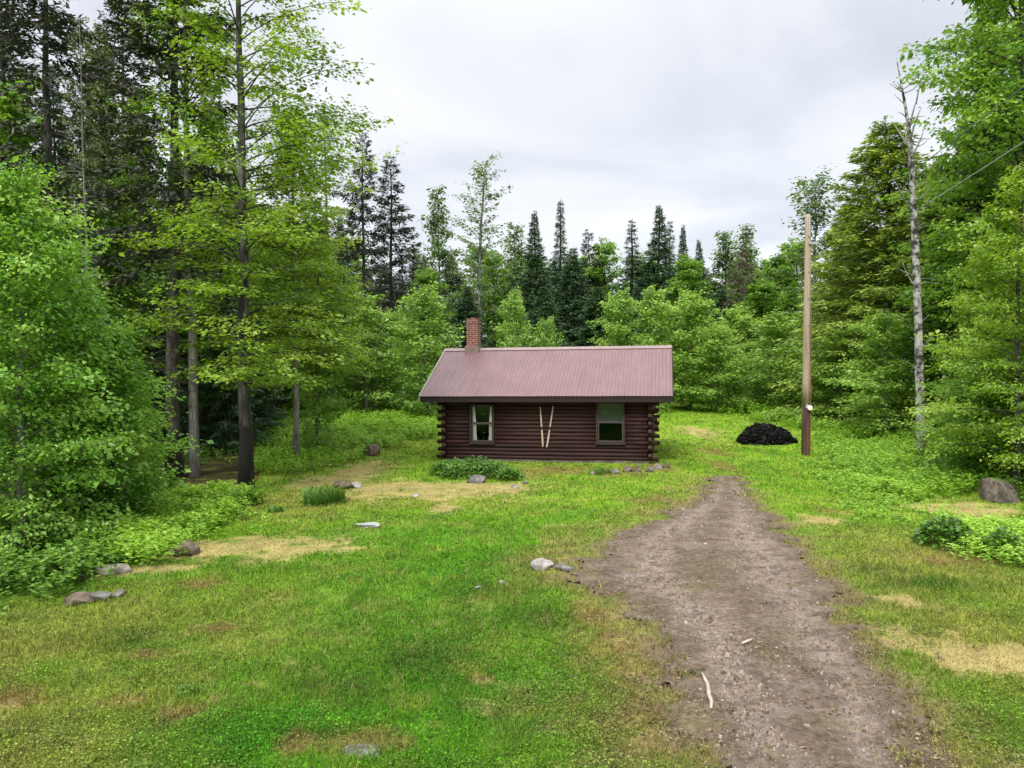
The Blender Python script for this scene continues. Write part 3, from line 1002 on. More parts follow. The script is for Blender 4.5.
def roof_mat():
    m, nt, b, L = mat('maroon_roof_metal')
    n = noise(nt, 1.2, 5); n2 = noise(nt, 12, 5, rough=0.7)
    tc = NN(nt, 'ShaderNodeTexCoord'); mp = NN(nt, 'ShaderNodeMapping')
    mp.inputs['Scale'].default_value = (9, 0.6, 0.6)
    L(tc.outputs['Object'], mp.inputs[0])
    st = noise(nt, 1.6, 5, vec=mp.outputs[0], rough=0.6)
    c = ramp(nt, n, [(0.3, (0.138, 0.072, 0.071)), (0.7, (0.168, 0.093, 0.092))])
    c = mixc(nt, 1.0, c, ramp(nt, st, [(0.3, (0.84, 0.82, 0.82)), (0.7, (1.14, 1.14, 1.15))]), 'MULTIPLY')
    c = mixc(nt, 1.0, c, ramp(nt, n2, [(0.3, (0.92, 0.92, 0.92)), (0.7, (1.08, 1.08, 1.08))]), 'MULTIPLY')
    L(c, b.inputs['Base Color'])
    b.inputs['Roughness'].default_value = 0.48
    b.inputs['Specular IOR Level'].default_value = 0.5
    return m


M['roof'] = roof_mat()
M['rake'] = simple('pale_rake_trim', (0.40, 0.36, 0.33), 0.5, 0.15, 5)


def brick_mat():
    m, nt, b, L = mat('chimney_brick')
    tc = NN(nt, 'ShaderNodeTexCoord')
    geo = NN(nt, 'ShaderNodeSeparateXYZ'); L(tc.outputs['Object'], geo.inputs[0])
    ad = NN(nt, 'ShaderNodeMath', operation='ADD'); L(geo.outputs[0], ad.inputs[0]); L(geo.outputs[1], ad.inputs[1])
    co = NN(nt, 'ShaderNodeCombineXYZ'); L(ad.outputs[0], co.inputs[0]); L(geo.outputs[2], co.inputs[1])
    br = NN(nt, 'ShaderNodeTexBrick')
    br.inputs['Scale'].default_value = 1.0
    br.inputs['Brick Width'].default_value = 0.215; br.inputs['Row Height'].default_value = 0.075; br.inputs['Mortar Size'].default_value = 0.010
    br.inputs['Color1'].default_value = (0.25, 0.062, 0.036, 1); br.inputs['Color2'].default_value = (0.13, 0.04, 0.028, 1)
    br.inputs['Mortar'].default_value = (0.30, 0.26, 0.23, 1)
    L(co.outputs[0], br.inputs['Vector'])
    n = noise(nt, 14, 5)
    c = mixc(nt, 1.0, br.outputs['Color'], ramp(nt, n, [(0.3, (0.6, 0.58, 0.56)), (0.7, (1.3, 1.28, 1.25))]), 'MULTIPLY')
    L(c, b.inputs['Base Color']); b.inputs['Roughness'].default_value = 0.9
    bump(nt, b, br.outputs['Fac'], -0.6, 0.008)
    return m


M['brick'] = brick_mat()
M['flashing'] = simple('flashing_metal', (0.22, 0.15, 0.14), 0.45, 0.2, 8)

WINS = [(-2.46, -1.64, 0.59, 1.86), (1.65, 2.555, 0.62, 1.95)]
PIT, RL = 0.124, 0.0705
NCOURSE = 17


def build_cabin():
    rng = np.random.default_rng(5)
    zb = float(terrain(CAB[0], CAB[1]))
    root = thing('log_cabin', 'small dark brown log cabin with mauve metal roof and brick chimney', 'cabin', (CAB[0], CAB[1], 0.0), -YAW)
    hw = CW / 2

    def tubes(mb, p, q, z):
        tone = rng.uniform(.2, .8)
        n = max(2, int(np.linalg.norm(np.subtract(q, p)) / .8) + 1)
        pts = np.linspace(p, q, n)
        pts[:, 2] += rng.normal(0, .006, n)
        mb.tube(pts, RL + rng.normal(0, .004) + rng.normal(0, .0025, n), 12, tone, cap=True)
        # pale sawn ends
        return mb

    def ends(mb):
        # last two faces of each capped tube carry the end-grain material
        for k in range(len(mb.f)):
            if mb.f[k].shape == (1, 12): mb.mi[k][:] = 1

    def wall(axis, off, length, ext_par, openings):
        mb = MB()
        for k in range(NCOURSE):
            z = 0.075 + PIT * (k + .5)
            e = (0.17 if axis == 'x' else 0.11) + rng.uniform(-.03, .03)
            lo, hi = (-e, length + e) if k % 2 == ext_par else (0.17, length - 0.17)
            segs = [(lo, hi)]
            for (a, b, z0, z1) in openings:
                if z0 - .02 < z < z1 + .03:
                    ns = []
                    for (s, t) in segs:
                        if b <= s or a >= t: ns.append((s, t))
                        else: ns += [(s, a), (b, t)]
                    segs = ns
            for (s, t) in segs:
                if axis == 'x': tubes(mb, (-hw + s, off, z), (-hw + t, off, z), z)
                else: tubes(mb, (off, s, z), (off, t, z), z)
        ends(mb)
        return mb.build('log_wall', [M['log'], M['log_end']], root, True)

    op = [(a + hw, b + hw, c, d) for (a, b, c, d) in WINS]
    wall('x', RL, CW, 0, op)
    wall('x', CD - RL, CW, 0, [])
    wall('y', -hw + RL, CD, 1, [])
    wall('y', hw - RL, CD, 1, [])
    # foundation: low stone footing, set back under the logs
    mb = MB()
    for (x0, x1, y0, y1) in ((-hw + .06, hw - .06, .05, .30), (-hw + .06, hw - .06, CD - .30, CD - .05), (-hw + .06, -hw + .3, .30, CD - .30), (hw - .3, hw - .06, .30, CD - .30)):
        mb.box(x0, x1, y0, y1, -0.35, 0.10)
    mb.build('foundation', M['stone'], root)
    MB().box(-hw + .16, hw - .16, .16, CD - .16, 0.02, 0.10).build('floor', M['interior'], root)
    # gables
    slope = (3.72 - 2.13) / 3.13
    ridge_y = CD / 2
    for sx in (-1, 1):
        mb = MB()
        x0, x1 = sx * (hw - .10), sx * (hw - .03)
        zb_ = 0.075 + PIT * NCOURSE - 0.03
        nb = 9
        top = 2.13 + (ridge_y + .415) * slope - .13
        for k in range(nb):                                   # lapped boards across the gable
            za = zb_ + (top - zb_) * k / nb; zc = zb_ + (top - zb_) * (k + 1) / nb
            ya = max(0.0, (za - 2.13 + .13) / slope - .415); yc = max(0.0, (zc - 2.13 + .13) / slope - .415)
            xa, xb = sorted((x0, x1))
            fo = sx * (hw - .02); fi = sx * (hw - .05)
            v = [(x0, ya, za), (x0, CD - ya, za), (x0, CD - yc, zc), (x0, yc, zc), (fo, ya, za), (fo, CD - ya, za), (fi, CD - yc, zc), (fi, yc, zc)]
            mb.add(v, [[0, 1, 2, 3], [4, 5, 6, 7], [0, 1, 5, 4], [2, 3, 7, 6], [1, 2, 6, 5], [0, 3, 7, 4]], rng.uniform(.2, .8))
        mb.build('gable', M['log'], root)
    # roof
    rx = hw + 0.62
    ez, rz_, ey = 2.13, 3.72, -0.415
    mb = MB()
    pitch = 0.1143
    xs, zs = [], []
    x = -rx
    while x < rx - 1e-6:
        for (dx, dz) in ((0.0, 0.0), (0.060, 0.0), (0.072, 0.010), (0.090, 0.010), (0.102, 0.0)):
            if x + dx <= rx: xs.append(x + dx); zs.append(dz)
        x += pitch
    xs.append(rx); zs.append(0.0)
    xs, zs = np.array(xs), np.array(zs)
    for sd in (0, 1):
        e_y, r_y = (ey, ridge_y) if sd == 0 else (CD - ey, ridge_y)
        vs = []
        for s in np.linspace(0, 1, 5):
            y = e_y + (r_y - e_y) * s; z = ez + (rz_ - ez) * s
            vs.append(np.stack([xs, np.full_like(xs, y), z + zs + .002 * np.sin(xs * 3 + s * 9)], -1))
        v = np.concatenate(vs); w = len(xs)
        i = np.arange(4)[:, None] * w; j = np.arange(w - 1)[None]
        f = np.stack([i + j, i + j + 1, i + w + j + 1, i + w + j], -1).reshape(-1, 4)
        if sd: f = f[:, ::-1]
        mb.add(v, f)
    roof = mb.build('roof', M['roof'], root)
    # boards under the sheet
    mb = MB()
    for sd in (-1, 1):
        y0 = ridge_y + sd * (ridge_y - ey - .03)
        for (a, b) in ((y0, ridge_y),):
            v = []
            for x in (-rx + .03, rx - .03):
                v += [(x, a, ez - .012), (x, b, rz_ - .012), (x, a, ez - .07), (x, b, rz_ - .07)]
            mb.add(v, [[0, 1, 5, 4], [2, 6, 7, 3], [0, 4, 6, 2], [1, 3, 7, 5], [0, 2, 3, 1], [4, 5, 7, 6]])
    mb.build('roof_deck', M['dark_trim'], roof)
    for sd in (-1, 1):
        y = ridge_y + sd * (ridge_y - ey - .035)
        MB().box(-rx + .02, rx - .02, min(y, y - sd * .03), max(y, y - sd * .03), ez - .19, ez - .016).build('fascia', M['dark_trim'], roof)
    for sx in (-1, 1):
        for sd in (-1, 1):
            a, b = ridge_y + sd * (ridge_y - ey), ridge_y + sd * .0
            x0, x1 = sx * (rx + .002), sx * (rx + .028)
            v = []
            for x in (x0, x1):
                v += [(x, a, ez + .03), (x, b, rz_ + .03), (x, a, ez - .15), (x, b, rz_ - .15)]
            MB().add(v, [[0, 1, 5, 4], [2, 6, 7, 3], [0, 4, 6, 2], [1, 3, 7, 5], [0, 2, 3, 1], [4, 5, 7, 6]]).build('rake_trim', M['rake'] if sx < 0 else M['dark_trim'], roof)
    cap = MB()
    v = []
    for x in (-rx - .01, rx + .01):
        v += [(x, ridge_y - .17, rz_ - .17 * slope + .026), (x, ridge_y, rz_ + .036), (x, ridge_y + .17, rz_ - .17 * slope + .026)]
    cap.add(v, [[0, 3, 4, 1], [1, 4, 5, 2]])
    cap.build('ridge_cap', M['flashing'], roof)
    # rafter tails under the front and back eaves
    # windows
    for wi, (a, b, z0, z1) in enumerate(WINS):
        fr = MB()
        t = .055
        for (x0, x1, c, d) in ((a, a + t, z0, z1), (b - t, b, z0, z1), (a + t, b - t, z1 - t, z1), (a + t, b - t, z0, z0 + t)):
            fr.box(x0, x1, -.022, .20, c, d)
        win = fr.build('window', M['window_trim'], root)
        MB().box(a - .03, b + .03, -.055, .03, z0 - .035, z0 - .001).build('sill', M['window_trim'], win)
        zm = (z0 + z1) / 2 + .01
        s = MB(); q = .035
        A, B, C, D = a + t + .002, b - t - .002, z0 + t + .002, z1 - t - .002
        for (c, d, y) in ((C, zm, .035), (zm, D, .060)):
            s.box(A, A + q, y, y + .022, c, d); s.box(B - q, B, y, y + .022, c, d)
            s.box(A + q, B - q, y, y + .022, c, c + q); s.box(A + q, B - q, y, y + .022, d - q, d)
        s.build('sash', M['sash'], win)
        for (c, d, y) in ((C + q, zm - q, .046), (zm + q, D - q, .071)):
            MB().box(A + q, B - q, y - .002, y + .002, c, d).build('pane', M['glass'], win)
        if wi == 0:
            for sd in (-1, 1):                                  # curtains drawn aside and tied low
                mb = MB()
                nz, nx = 14, 12
                e = A if sd < 0 else B
                vv = np.zeros((nz, nx, 3))
                for k in range(nz):
                    f = k / (nz - 1)
                    wdt = .10 + .12 * f ** 3 if f > .0 else .1
                    wdt = .09 + .10 * (1 - f) * (.4 + .6 * abs(math.sin(f * 2.2)))
                    if f < .12: wdt = .16
                    for j in range(nx):
                        g = j / (nx - 1)
                        vv[k, j] = (e - sd * (.0 + wdt * g), .115 + .014 * math.sin(g * 16 + f * 2), C + .02 + (D - C - .03) * f)
                i = np.arange(nz - 1)[:, None] * nx; j = np.arange(nx - 1)[None]
                mb.add(vv.reshape(-1, 3), np.stack([i + j, i + j + 1, i + nx + j + 1, i + nx + j], -1).reshape(-1, 4))
                c = mb.build('curtain', M['curtain'], win, True)
        else:
            mb = MB()                                           # dim green panel standing in for the reflection in the upper sash
            nz, nx = 18, 6
            vv = np.zeros((nz, nx, 3))
            for k in range(nz):
                for j in range(nx):
                    vv[k, j] = (A + .02 + (B - A - .04) * j / (nx - 1), .118 + .010 * (k % 2), zm - .02 + (D - zm + .01) * k / (nz - 1))
            i = np.arange(nz - 1)[:, None] * nx; j = np.arange(nx - 1)[None]
            mb.add(vv.reshape(-1, 3), np.stack([i + j, i + j + 1, i + nx + j + 1, i + nx + j], -1).reshape(-1, 4))
            mb.build('reflection_panel', M['reflection_panel'], win)
    # chimney astride the ridge
    u = -2.98
    zt = 4.80
    mb = MB()
    mb.box(u - .205, u + .205, ridge_y - .22, ridge_y + .22, 3.2, zt - .16)
    mb.box(u - .220, u + .220, ridge_y - .235, ridge_y + .235, zt - .16, zt - .085)
    mb.box(u - .205, u + .205, ridge_y - .22, ridge_y + .22, zt - .085, zt)
    ch = mb.build('chimney', M['brick'], root)
    mb = MB()
    zf = rz_ + .02
    for (x0, x1, y0, y1) in ((u - .25, u + .25, ridge_y - .30, ridge_y - .222), (u - .25, u + .25, ridge_y + .222, ridge_y + .30), (u - .25, u - .228, ridge_y - .222, ridge_y + .222), (u + .228, u + .25, ridge_y - .222, ridge_y + .222)):
        mb.box(x0, x1, y0, y1, zf - .22, zf + .10)
    mb.build('flashing', M['flashing'], ch)
    MB().tube([(u, ridge_y, zt - .3), (u, ridge_y, zt + .05)], .10, 14).build('flue_liner', M['stone'], ch)
    return root


build_cabin()

M['pale_wood'] = simple('bleached_wood', (0.38, 0.32, 0.25), 0.7, 0.25, 9)


def ski(top, bot, label):
    (x0, z0), (x1, z1) = top, bot
    p = cabin_world(x1, -.02)
    r = thing('ski', label, 'ski', (p[0], p[1], z1), -YAW, 'pale skis crossed on the cabin wall')
    mb = MB()
    n = 14
    vs = []
    for k in range(n):
        s = k / (n - 1)
        w = .017 + .013 * (1 - s) if s > .12 else .030 * math.sqrt(max(s, .012) / .12)
        x = (x0 - x1) * s; z = (z0 - z1) * s
        y = -.004 - .05 * max(0, (.12 - s) / .12) ** 1.5
        for (dx, dy) in ((-w, 0), (w, 0), (w, -.018), (-w, -.018)): vs.append((x + dx, y + dy, z))
    f = []
    for k in range(n - 1):
        for j in range(4): f.append([k * 4 + j, k * 4 + (j + 1) % 4, k * 4 + 4 + (j + 1) % 4, k * 4 + 4 + j])
    f += [[3, 2, 1, 0], [n * 4 - 4, n * 4 - 3, n * 4 - 2, n * 4 - 1]]
    mb.add(vs, f)
    mb.build('board', M['pale_wood'], r)
    s = .46
    b = MB(); x, z = (x0 - x1) * s, (z0 - z1) * s
    b.box(x - .022, x + .022, -.035, -.0225, z - .04, z + .05)
    b.build('binding', M['dark_trim'], r)


ski((-.12, 1.785), (-.04, .50), 'pale thin ski hung nearly upright on the log wall, left of the pair')
ski((.30, 1.80), (.085, .485), 'pale thin ski leaning aslant on the log wall, right of the pair')

# ------------------------------------------------------------------ utility pole
M['pole_wood'] = bark_mat('weathered_pole_wood', (0.19, 0.135, 0.088), (0.35, 0.27, 0.19), (0.47, 0.385, 0.295), 6, 0.06)
M['pole_foot'] = bark_mat('tarred_pole_wood', (0.012, 0.008, 0.006), (0.045, 0.022, 0.013), (0.17, 0.085, 0.045), 4, 0.12)
M['galv'] = simple('galvanised_metal', (0.42, 0.43, 0.45), 0.45, 0.15, 12, 0.5)
M['white_paint'] = simple('white_enamel', (0.75, 0.74, 0.70), 0.4, 0.08, 12)
M['orange_wood'] = simple('orange_brown_moulding', (0.20, 0.085, 0.04), 0.8, 0.5, 4)


def build_pole():
    g = gp(805.5, 455)
    x, y, z = g
    zt = at(807, 214, y)[2] - z
    dx = at(808.2, 214, y)[0] - x
    r = thing('utility_pole', 'tall bare wooden utility pole with reddish foot beside the black heap', 'utility pole', (x, y, z - .02))
    zc = at(805, 406, y)[2] - z
    P = lambda h: np.array([dx * h / zt, 0, h])
    MB().tube([P(zc)] + [P(zc + (zt - zc) * k / 8) for k in range(1, 8)] + [P(zt - .05), P(zt)], list(np.linspace(.130, .095, 9)) + [.055], 18).build('shaft', M['pole_wood'], r, True)
    MB().tube([P(-.3), P(0), P(zc * .5), P(zc)], [.146, .143, .137, .1325], 18).build('foot', M['pole_foot'], r, True)
    # white round plate where the foot begins
    c = P(zc - .03) + np.array([.06, -.165, 0])
    mb = MB().tube([c, c + np.array([0, -.035, 0])], .085, 16)
    mb.build('round_plate', M['white_paint'], r)
    mb = MB()
    a, b = P(.15) + np.array([.135, -.05, 0]), P(zc + 3.4) + np.array([.115, -.05, 0])
    mb.box(-.013, .013, -.02, .02, 0, 1, np.array([[1, 0, b[0] - a[0], a[0]], [0, 1, b[1] - a[1], a[1]], [0, 0, b[2] - a[2], a[2]], [0, 0, 0, 1]]))
    mb.build('wire_moulding', M['orange_wood'], r)
    MB().box(-.05, .05, -.148, -.138, 1.62, 1.74).build('metal_tag', M['galv'], r)
    MB().box(-.11, -.03, -.142, -.132, 1.95, 2.02).build('metal_tag', M['orange_wood'], r)
    for q in range(5): MB().tube([P(2.6 + q * .9) + np.array([.0, -.10, 0]), P(2.6 + q * .9) + np.array([.0, -.15, 0])], .018, 6).build('bolt', M['galv'], r)
    h = at(807, 243, y)[2] - z
    br = MB().box(P(h)[0] - .02, P(h)[0] + .30, -.155, -.115, h - .04, h + .04).build('bracket', M['galv'], r)
    MB().tube([P(h) + np.array([.26, -.135, .04]), P(h) + np.array([.26, -.135, .09]), P(h) + np.array([.26, -.135, .12]), P(h) + np.array([.26, -.135, .20])], [.03, .06, .045, .035], 12).build('insulator', M['white_paint'], br, True)
    MB().tube([P(zt - .75) + np.array([.0, -.13, 0]), P(zt - .1) + np.array([.0, -.12, 0])], .03, 8).build('riser_pipe', M['galv'], r)


build_pole()

# ------------------------------------------------------------------ rocks, heap, stump, stick
import bmesh
_bm = bmesh.new(); bmesh.ops.create_icosphere(_bm, subdivisions=4, radius=1.0)
_bm.verts.ensure_lookup_table()
ICO_V = np.array([v.co[:] for v in _bm.verts]); ICO_F = np.array([[v.index for v in f.verts] for f in _bm.faces])
_bm.free()


def n3(p, s, f):
    return (vnoise(p[:, 0] * f + s * 3.1, p[:, 1] * f + s * 1.7, s) + vnoise(p[:, 1] * f + s, p[:, 2] * f + 5, s + 3) + vnoise(p[:, 2] * f, p[:, 0] * f + 9, s + 7)) / 3


def rock_mb(seed, sx, sy, sz, flat=0.0):
    v = ICO_V.copy()
    rng = np.random.default_rng(seed)
    for k in range(14):                                            # facets: planes cut into the lump
        n = unit(rng.normal(0, 1, 3)); d = rng.uniform(.50, .88)
        s = v @ n
        v = v - np.clip(s - d, 0, None)[:, None] * n
    v = v * (0.80 + 0.38 * n3(v, seed, 1.6) + 0.16 * n3(v, seed + 5, 4.0) + .07 * n3(v, seed + 9, 11.0))[:, None]
    if flat: v[:, 2] = np.minimum(v[:, 2], flat)
    v = v * np.array([sx, sy, sz])
    return MB().add(v, ICO_F, np.clip(n3(ICO_V, seed, 3), 0, 1))


def rock_mat(name, a, b_, c, moss=None):
    m, nt, b, L = mat(name)
    n = noise(nt, 7, 7, rough=0.7); n2 = noise(nt, 2.4, 4)
    col = ramp(nt, n, [(0.3, a), (0.5, b_), (0.72, c)])
    if moss:
        geo = NN(nt, 'ShaderNodeNewGeometry'); sp = NN(nt, 'ShaderNodeSeparateXYZ'); L(geo.outputs['Normal'], sp.inputs[0])
        ad = NN(nt, 'ShaderNodeMath', operation='MULTIPLY'); L(n2, ad.inputs[0]); L(sp.outputs[2], ad.inputs[1])
        col = mixc(nt, ramp(nt, ad.outputs[0], [(0.30, (0, 0, 0)), (0.42, (1, 1, 1))]), col, moss)
    L(col, b.inputs['Base Color']); b.inputs['Roughness'].default_value = 0.9
    bump(nt, b, n, 0.8, 0.03)
    return m


M['rock_grey'] = rock_mat('grey_rock', (0.035, 0.031, 0.028), (0.11, 0.10, 0.092), (0.25, 0.235, 0.22))
M['rock_white'] = rock_mat('pale_rock', (0.10, 0.09, 0.078), (0.27, 0.25, 0.22), (0.48, 0.46, 0.42))
M['rock_brown'] = rock_mat('brown_rock', (0.035, 0.025, 0.017), (0.10, 0.074, 0.050), (0.22, 0.17, 0.12))
M['rock_slab'] = rock_mat('pinkish_slab', (0.09, 0.078, 0.06), (0.20, 0.176, 0.142), (0.34, 0.305, 0.26))
M['rock_moss'] = rock_mat('mossy_rock', (0.03, 0.022, 0.018), (0.10, 0.078, 0.062), (0.24, 0.20, 0.165), (0.075, 0.115, 0.018))


def rock(label, px, py, wpx, hpx, mk, seed, depth=0.8, flat=0.0, group=None, name='rock', rz=0.0, sink=0.35):
    g = gp(px, py)
    k = g[1] / F
    sx = wpx * k / 2 * 1.06; sz = hpx * k
    mb = rock_mb(seed, sx, sx * depth, sz * (1 / (1 - sink)) * .46, flat)
    o = mb.build(name, M[mk], None, True)
    o.location = (g[0], g[1] + sx * depth * .5, g[2] + sz * .16); o.rotation_euler = (0, 0, rz)
    return tag(o, label, 'rock', group)


rock('pale flat-topped stone slab at the lawn edge under the leafy left trees', 112, 574, 34, 13, 'rock_slab', 3, .8, .5)
rock('dark brown rock in the lawn, left one of two side by side', 72, 606, 30, 15, 'rock_brown', 4, .7)
rock('flattish grey rock in the lawn, right one of two side by side', 97, 602, 26, 12, 'rock_grey', 5, .7, .7)
rock('tiny grey stone just right of the two lawn rocks', 117, 597, 14, 9, 'rock_grey', 6)
rock('brown lump of earth and roots at the edge of the tan patch', 178, 556, 30, 17, 'rock_brown', 7, .9, name='earth_clod')
rock('flat thin brown rock lying before the leafy left trees', 70, 581, 26, 5, 'rock_brown', 21, .6, .5)
rock('small dark brown rock beside the tall grass tuft', 341, 489, 18, 11, 'rock_brown', 8, .9)
rock('small pale rock touching the brown one by the tall grass tuft', 355, 488, 11, 6, 'rock_white', 9)
rock('brown stump-like rock at the top of the tan path left of the cabin', 371, 456, 18, 13, 'rock_brown', 10, .9)
rock('grey rock in front of the leafy bed under the curtained window', 476, 483, 22, 11, 'rock_grey', 11, .8)
rock('white rock on the grass beside the driveway', 543, 570, 24, 12, 'rock_white', 12, .7)
rock('grey rock half sunk beside the white driveway rock', 562, 570, 20, 8, 'rock_grey', 30, .7, .6)
rock('small white stone on the lawn left of the driveway rock', 503, 585, 10, 6, 'rock_white', 13)
rock('flat pale chip of stone farthest left on the mid lawn', 478, 588, 9, 3, 'rock_white', 31, .8, .4)
rock('big mossy boulder at the foot of the trees on the right', 1004, 503, 46, 34, 'rock_moss', 52, .8, sink=.35)
rock('flat grey stone in the weeds right of the utility pole', 838, 462, 18, 6, 'rock_grey', 15, .8, .5)
rock('flat grey rock sunk in the lawn at the bottom edge of the clearing', 362, 756, 48, 10, 'rock_grey', 16, .7, .4)
rock('flat pinkish stone lying on the tan grass left of the round cover', 415, 497, 8, 4, 'rock_white', 33)
STONES = [(593, 475, 7, 5, 'rock_slab'), (604, 473, 8, 5, 'rock_brown'), (615, 473, 9, 6, 'rock_grey'), (627, 472, 10, 7, 'rock_brown'), (638, 472, 11, 9, 'rock_brown'), (649, 472, 9, 6, 'rock_grey'),
          (659, 470, 10, 7, 'rock_slab'), (667, 468, 8, 5, 'rock_brown')]
rock('small grey stone at the right end of the leafy bed', 525, 484, 8, 4, 'rock_grey', 60, .8)
rock('small pale stone on the tan ground just right of the leafy bed', 515, 488, 8, 4, 'rock_slab', 61, .8)
for i, (px, py, w, h, mk) in enumerate(STONES):
    rock('fist-sized stone in the row along the foot of the cabin wall', px, py, w, h, mk, 40 + i, .8, group='stones along the cabin foundation')

# pale puddle-like round cover in the lawn
g = gp(369, 527)
c = rock_mb(17, .30, .20, .06, .45)
M['concrete'] = simple('pale_concrete', (0.30, 0.31, 0.29), 0.7, 0.15, 9, bmp=.3)
o = c.build('stone_cover', M['concrete'], None, True); o.location = (g[0], g[1], g[2] + .03)
tag(o, 'flat whitish oval stone cover set in the lawn', 'stone cover')

# bleached stick on the driveway
a, b = gp(702, 676), gp(711, 712)
st = np.linspace(a, b, 7); st[:, 2] += .035; st[:, 0] += np.array([0, .01, .025, .02, .012, .02, .0])
o = MB().tube(st, [.009, .014, .018, .019, .020, .018, .012], 8).build('stick', M['pale_wood'], None, True)
tag(o, 'bleached white stick lying on the dirt driveway', 'stick')
a, b = gp(752, 642), gp(742, 646)
st = np.linspace(a, b, 5); st[:, 2] += .03
o = MB().tube(st, [.01, .014, .016, .014, .008], 7).build('stick', M['pale_wood'], None, True)
tag(o, 'short pale twig in the middle of the dirt driveway', 'stick')


def build_heap():
    rng = np.random.default_rng(23)
    g = gp(772, 445)
    k = g[1] / F
    hw, hh = 28 * k, 20 * k
    mb = MB()
    nx, ny = 44, 26
    xs = np.linspace(-1, 1, nx); ys = np.linspace(-1, 1, ny)
    X, Y = np.meshgrid(xs, ys)

    def H(X, Y):
        xx = np.where(X < -.25, (X + .25) / .75, (X + .25) / 1.25)
        r = np.sqrt(xx ** 2 + Y ** 2)
        return hh * np.clip(1 - r ** 2.0, 0, 1) ** .75
    Z = H(X, Y) * .9 - .05 + .10 * (fbm(X * 3, Y * 3, 4, 3, 2.) - .5)
    v = np.stack([X * hw, Y * hw * .62, Z], -1).reshape(-1, 3)
    i = np.arange(ny - 1)[:, None] * nx; j = np.arange(nx - 1)[None]
    mb.add(v, np.stack([i + j, i + j + 1, i + nx + j + 1, i + nx + j], -1).reshape(-1, 4), .3)
    for q in range(900):
        r = math.sqrt(rng.random()) * .98; th = rng.uniform(0, 6.28)
        x, y = r * math.cos(th), r * math.sin(th)
        z = float(H(np.array(x), np.array(y))) * .9
        s = rng.uniform(.03, .11)
        R = np.linalg.qr(rng.normal(0, 1, (3, 3)))[0]
        T = np.eye(4); T[:3, :3] = R * np.array([s * 1.5, s * .7, s * .5]); T[:3, 3] = (x * hw, y * hw * .62, z)
        mb.box(-1, 1, -1, 1, -1, 1, T, rng.uniform(0, 1))
    m, nt, b, L = mat('black_lumps')
    L(ramp(nt, attr(nt, 'tone'), [(0, (0.002, 0.002, 0.002)), (.85, (0.005, 0.0045, 0.0045)), (1, (0.03, 0.028, 0.028))]), b.inputs['Base Color'])
    b.inputs['Roughness'].default_value = .7; b.inputs['Specular IOR Level'].default_value = .12
    o = mb.build('black_heap', m)
    o.location = (g[0], g[1] + hw * .55, float(terrain(g[0], g[1])) - .02)
    tag(o, 'low black heap of lumpy material at the grass edge left of the pole', 'heap')


build_heap()

# ------------------------------------------------------------------ tufts, leafy bed
def tuft_mesh(seed, R, H, n, w):
    rng = np.random.default_rng(seed)
    mb = MB()
    for i in range(n):
        az = rng.uniform(0, 6.28); r = R * .85 * math.sqrt(rng.random())
        h = H * rng.uniform(.55, 1.1); reach = H * rng.uniform(.1, .6)
        p0 = np.array([r * math.cos(az * 1.7), r * math.sin(az * 1.7), 0])
        s = np.linspace(0, 1, 5)
        d = np.array([math.cos(az), math.sin(az), 0])
        pts = p0 + d * (reach * s ** 1.6)[:, None] + np.array([0, 0, 1]) * (h * (s * 1.25 - .45 * s ** 2.4))[:, None]
        sd = np.array([-d[1], d[0], 0]) * 1.0
        ww = w * np.array([.8, 1, .9, .6, .08])[:, None] / 2
        v = np.stack([pts - sd * ww, pts + sd * ww], 1).reshape(-1, 3)
        f = [[2 * k, 2 * k + 1, 2 * k + 3, 2 * k + 2] for k in range(4)]
        mb.add(v, f, np.clip(.25 + .5 * rng.random() + np.repeat(s, 2) * .2, 0, 1))
    return mb


def tuft(name, cat, label, px, py, wpx, hpx, n, mk, seed, group=None, blade=.025):
    g = gp(px, py); k = g[1] / F
    o = tuft_mesh(seed, wpx * k / 2 * 1.1, hpx * k, int(n * 1.5), max(blade * .8, .9 * k)).build(name, M[mk])
    o.location = (g[0], g[1], g[2] - .02)
    return tag(o, label, cat, group)


tuft('grass_tuft', 'grass tuft', 'dark green tall grass tuft below the small brown rock left of the cabin', 325, 503, 46, 20, 420, 'fern', 1)
tuft('grass_tuft', 'grass tuft', 'leafy green tuft at the foot of the black-barked tree', 247, 505, 34, 22, 260, 'fern', 2)
tuft('grass_tuft', 'grass tuft', 'small dark tuft in the worn lawn at lower left', 188, 694, 26, 10, 130, 'fern', 5)
tuft('grass_tuft', 'grass tuft', 'small tuft near the tree on the left lawn, left of the tall grass', 276, 512, 18, 8, 90, 'fern', 6)
def leafy_mound(label, px, py, wpx, hpx, n, mk, seed, group=None):
    g = gp(px, py); k = g[1] / F
    rng = np.random.default_rng(seed)
    R_, H_ = wpx * k / 2, hpx * k
    th = rng.uniform(0, 6.28, n); r = np.sqrt(rng.random(n)) * rng.uniform(.8, 1.1, n)
    top = np.sqrt(np.clip(1.05 - r ** 2, .05, 1)) * (.75 + .5 * vnoise(np.cos(th) * r * 2 + 5, np.sin(th) * r * 2 + 5, seed))
    zz = H_ * top * rng.uniform(.35, 1, n)
    pos = np.stack([R_ * r * np.cos(th), R_ * .8 * r * np.sin(th), zz], -1)
    az = th + rng.normal(0, .9, n)
    ax = np.stack([np.cos(az), np.sin(az), rng.normal(.1, .5, n)], -1)
    nr = np.stack([rng.normal(0, .6, n), rng.normal(-.2, .6, n), np.ones(n)], -1)
    ln = max(.09, 2.2 * k) * rng.uniform(.6, 1.5, n)
    mb = MB().leaves(pos, ax, nr, ln, ln * .55, np.clip(.4 + rng.normal(0, .2, n), 0, 1))
    o = mb.build('leafy_plant', M[mk]); o.location = (g[0], g[1], g[2] - .02)
    return tag(o, label, 'plant', group)


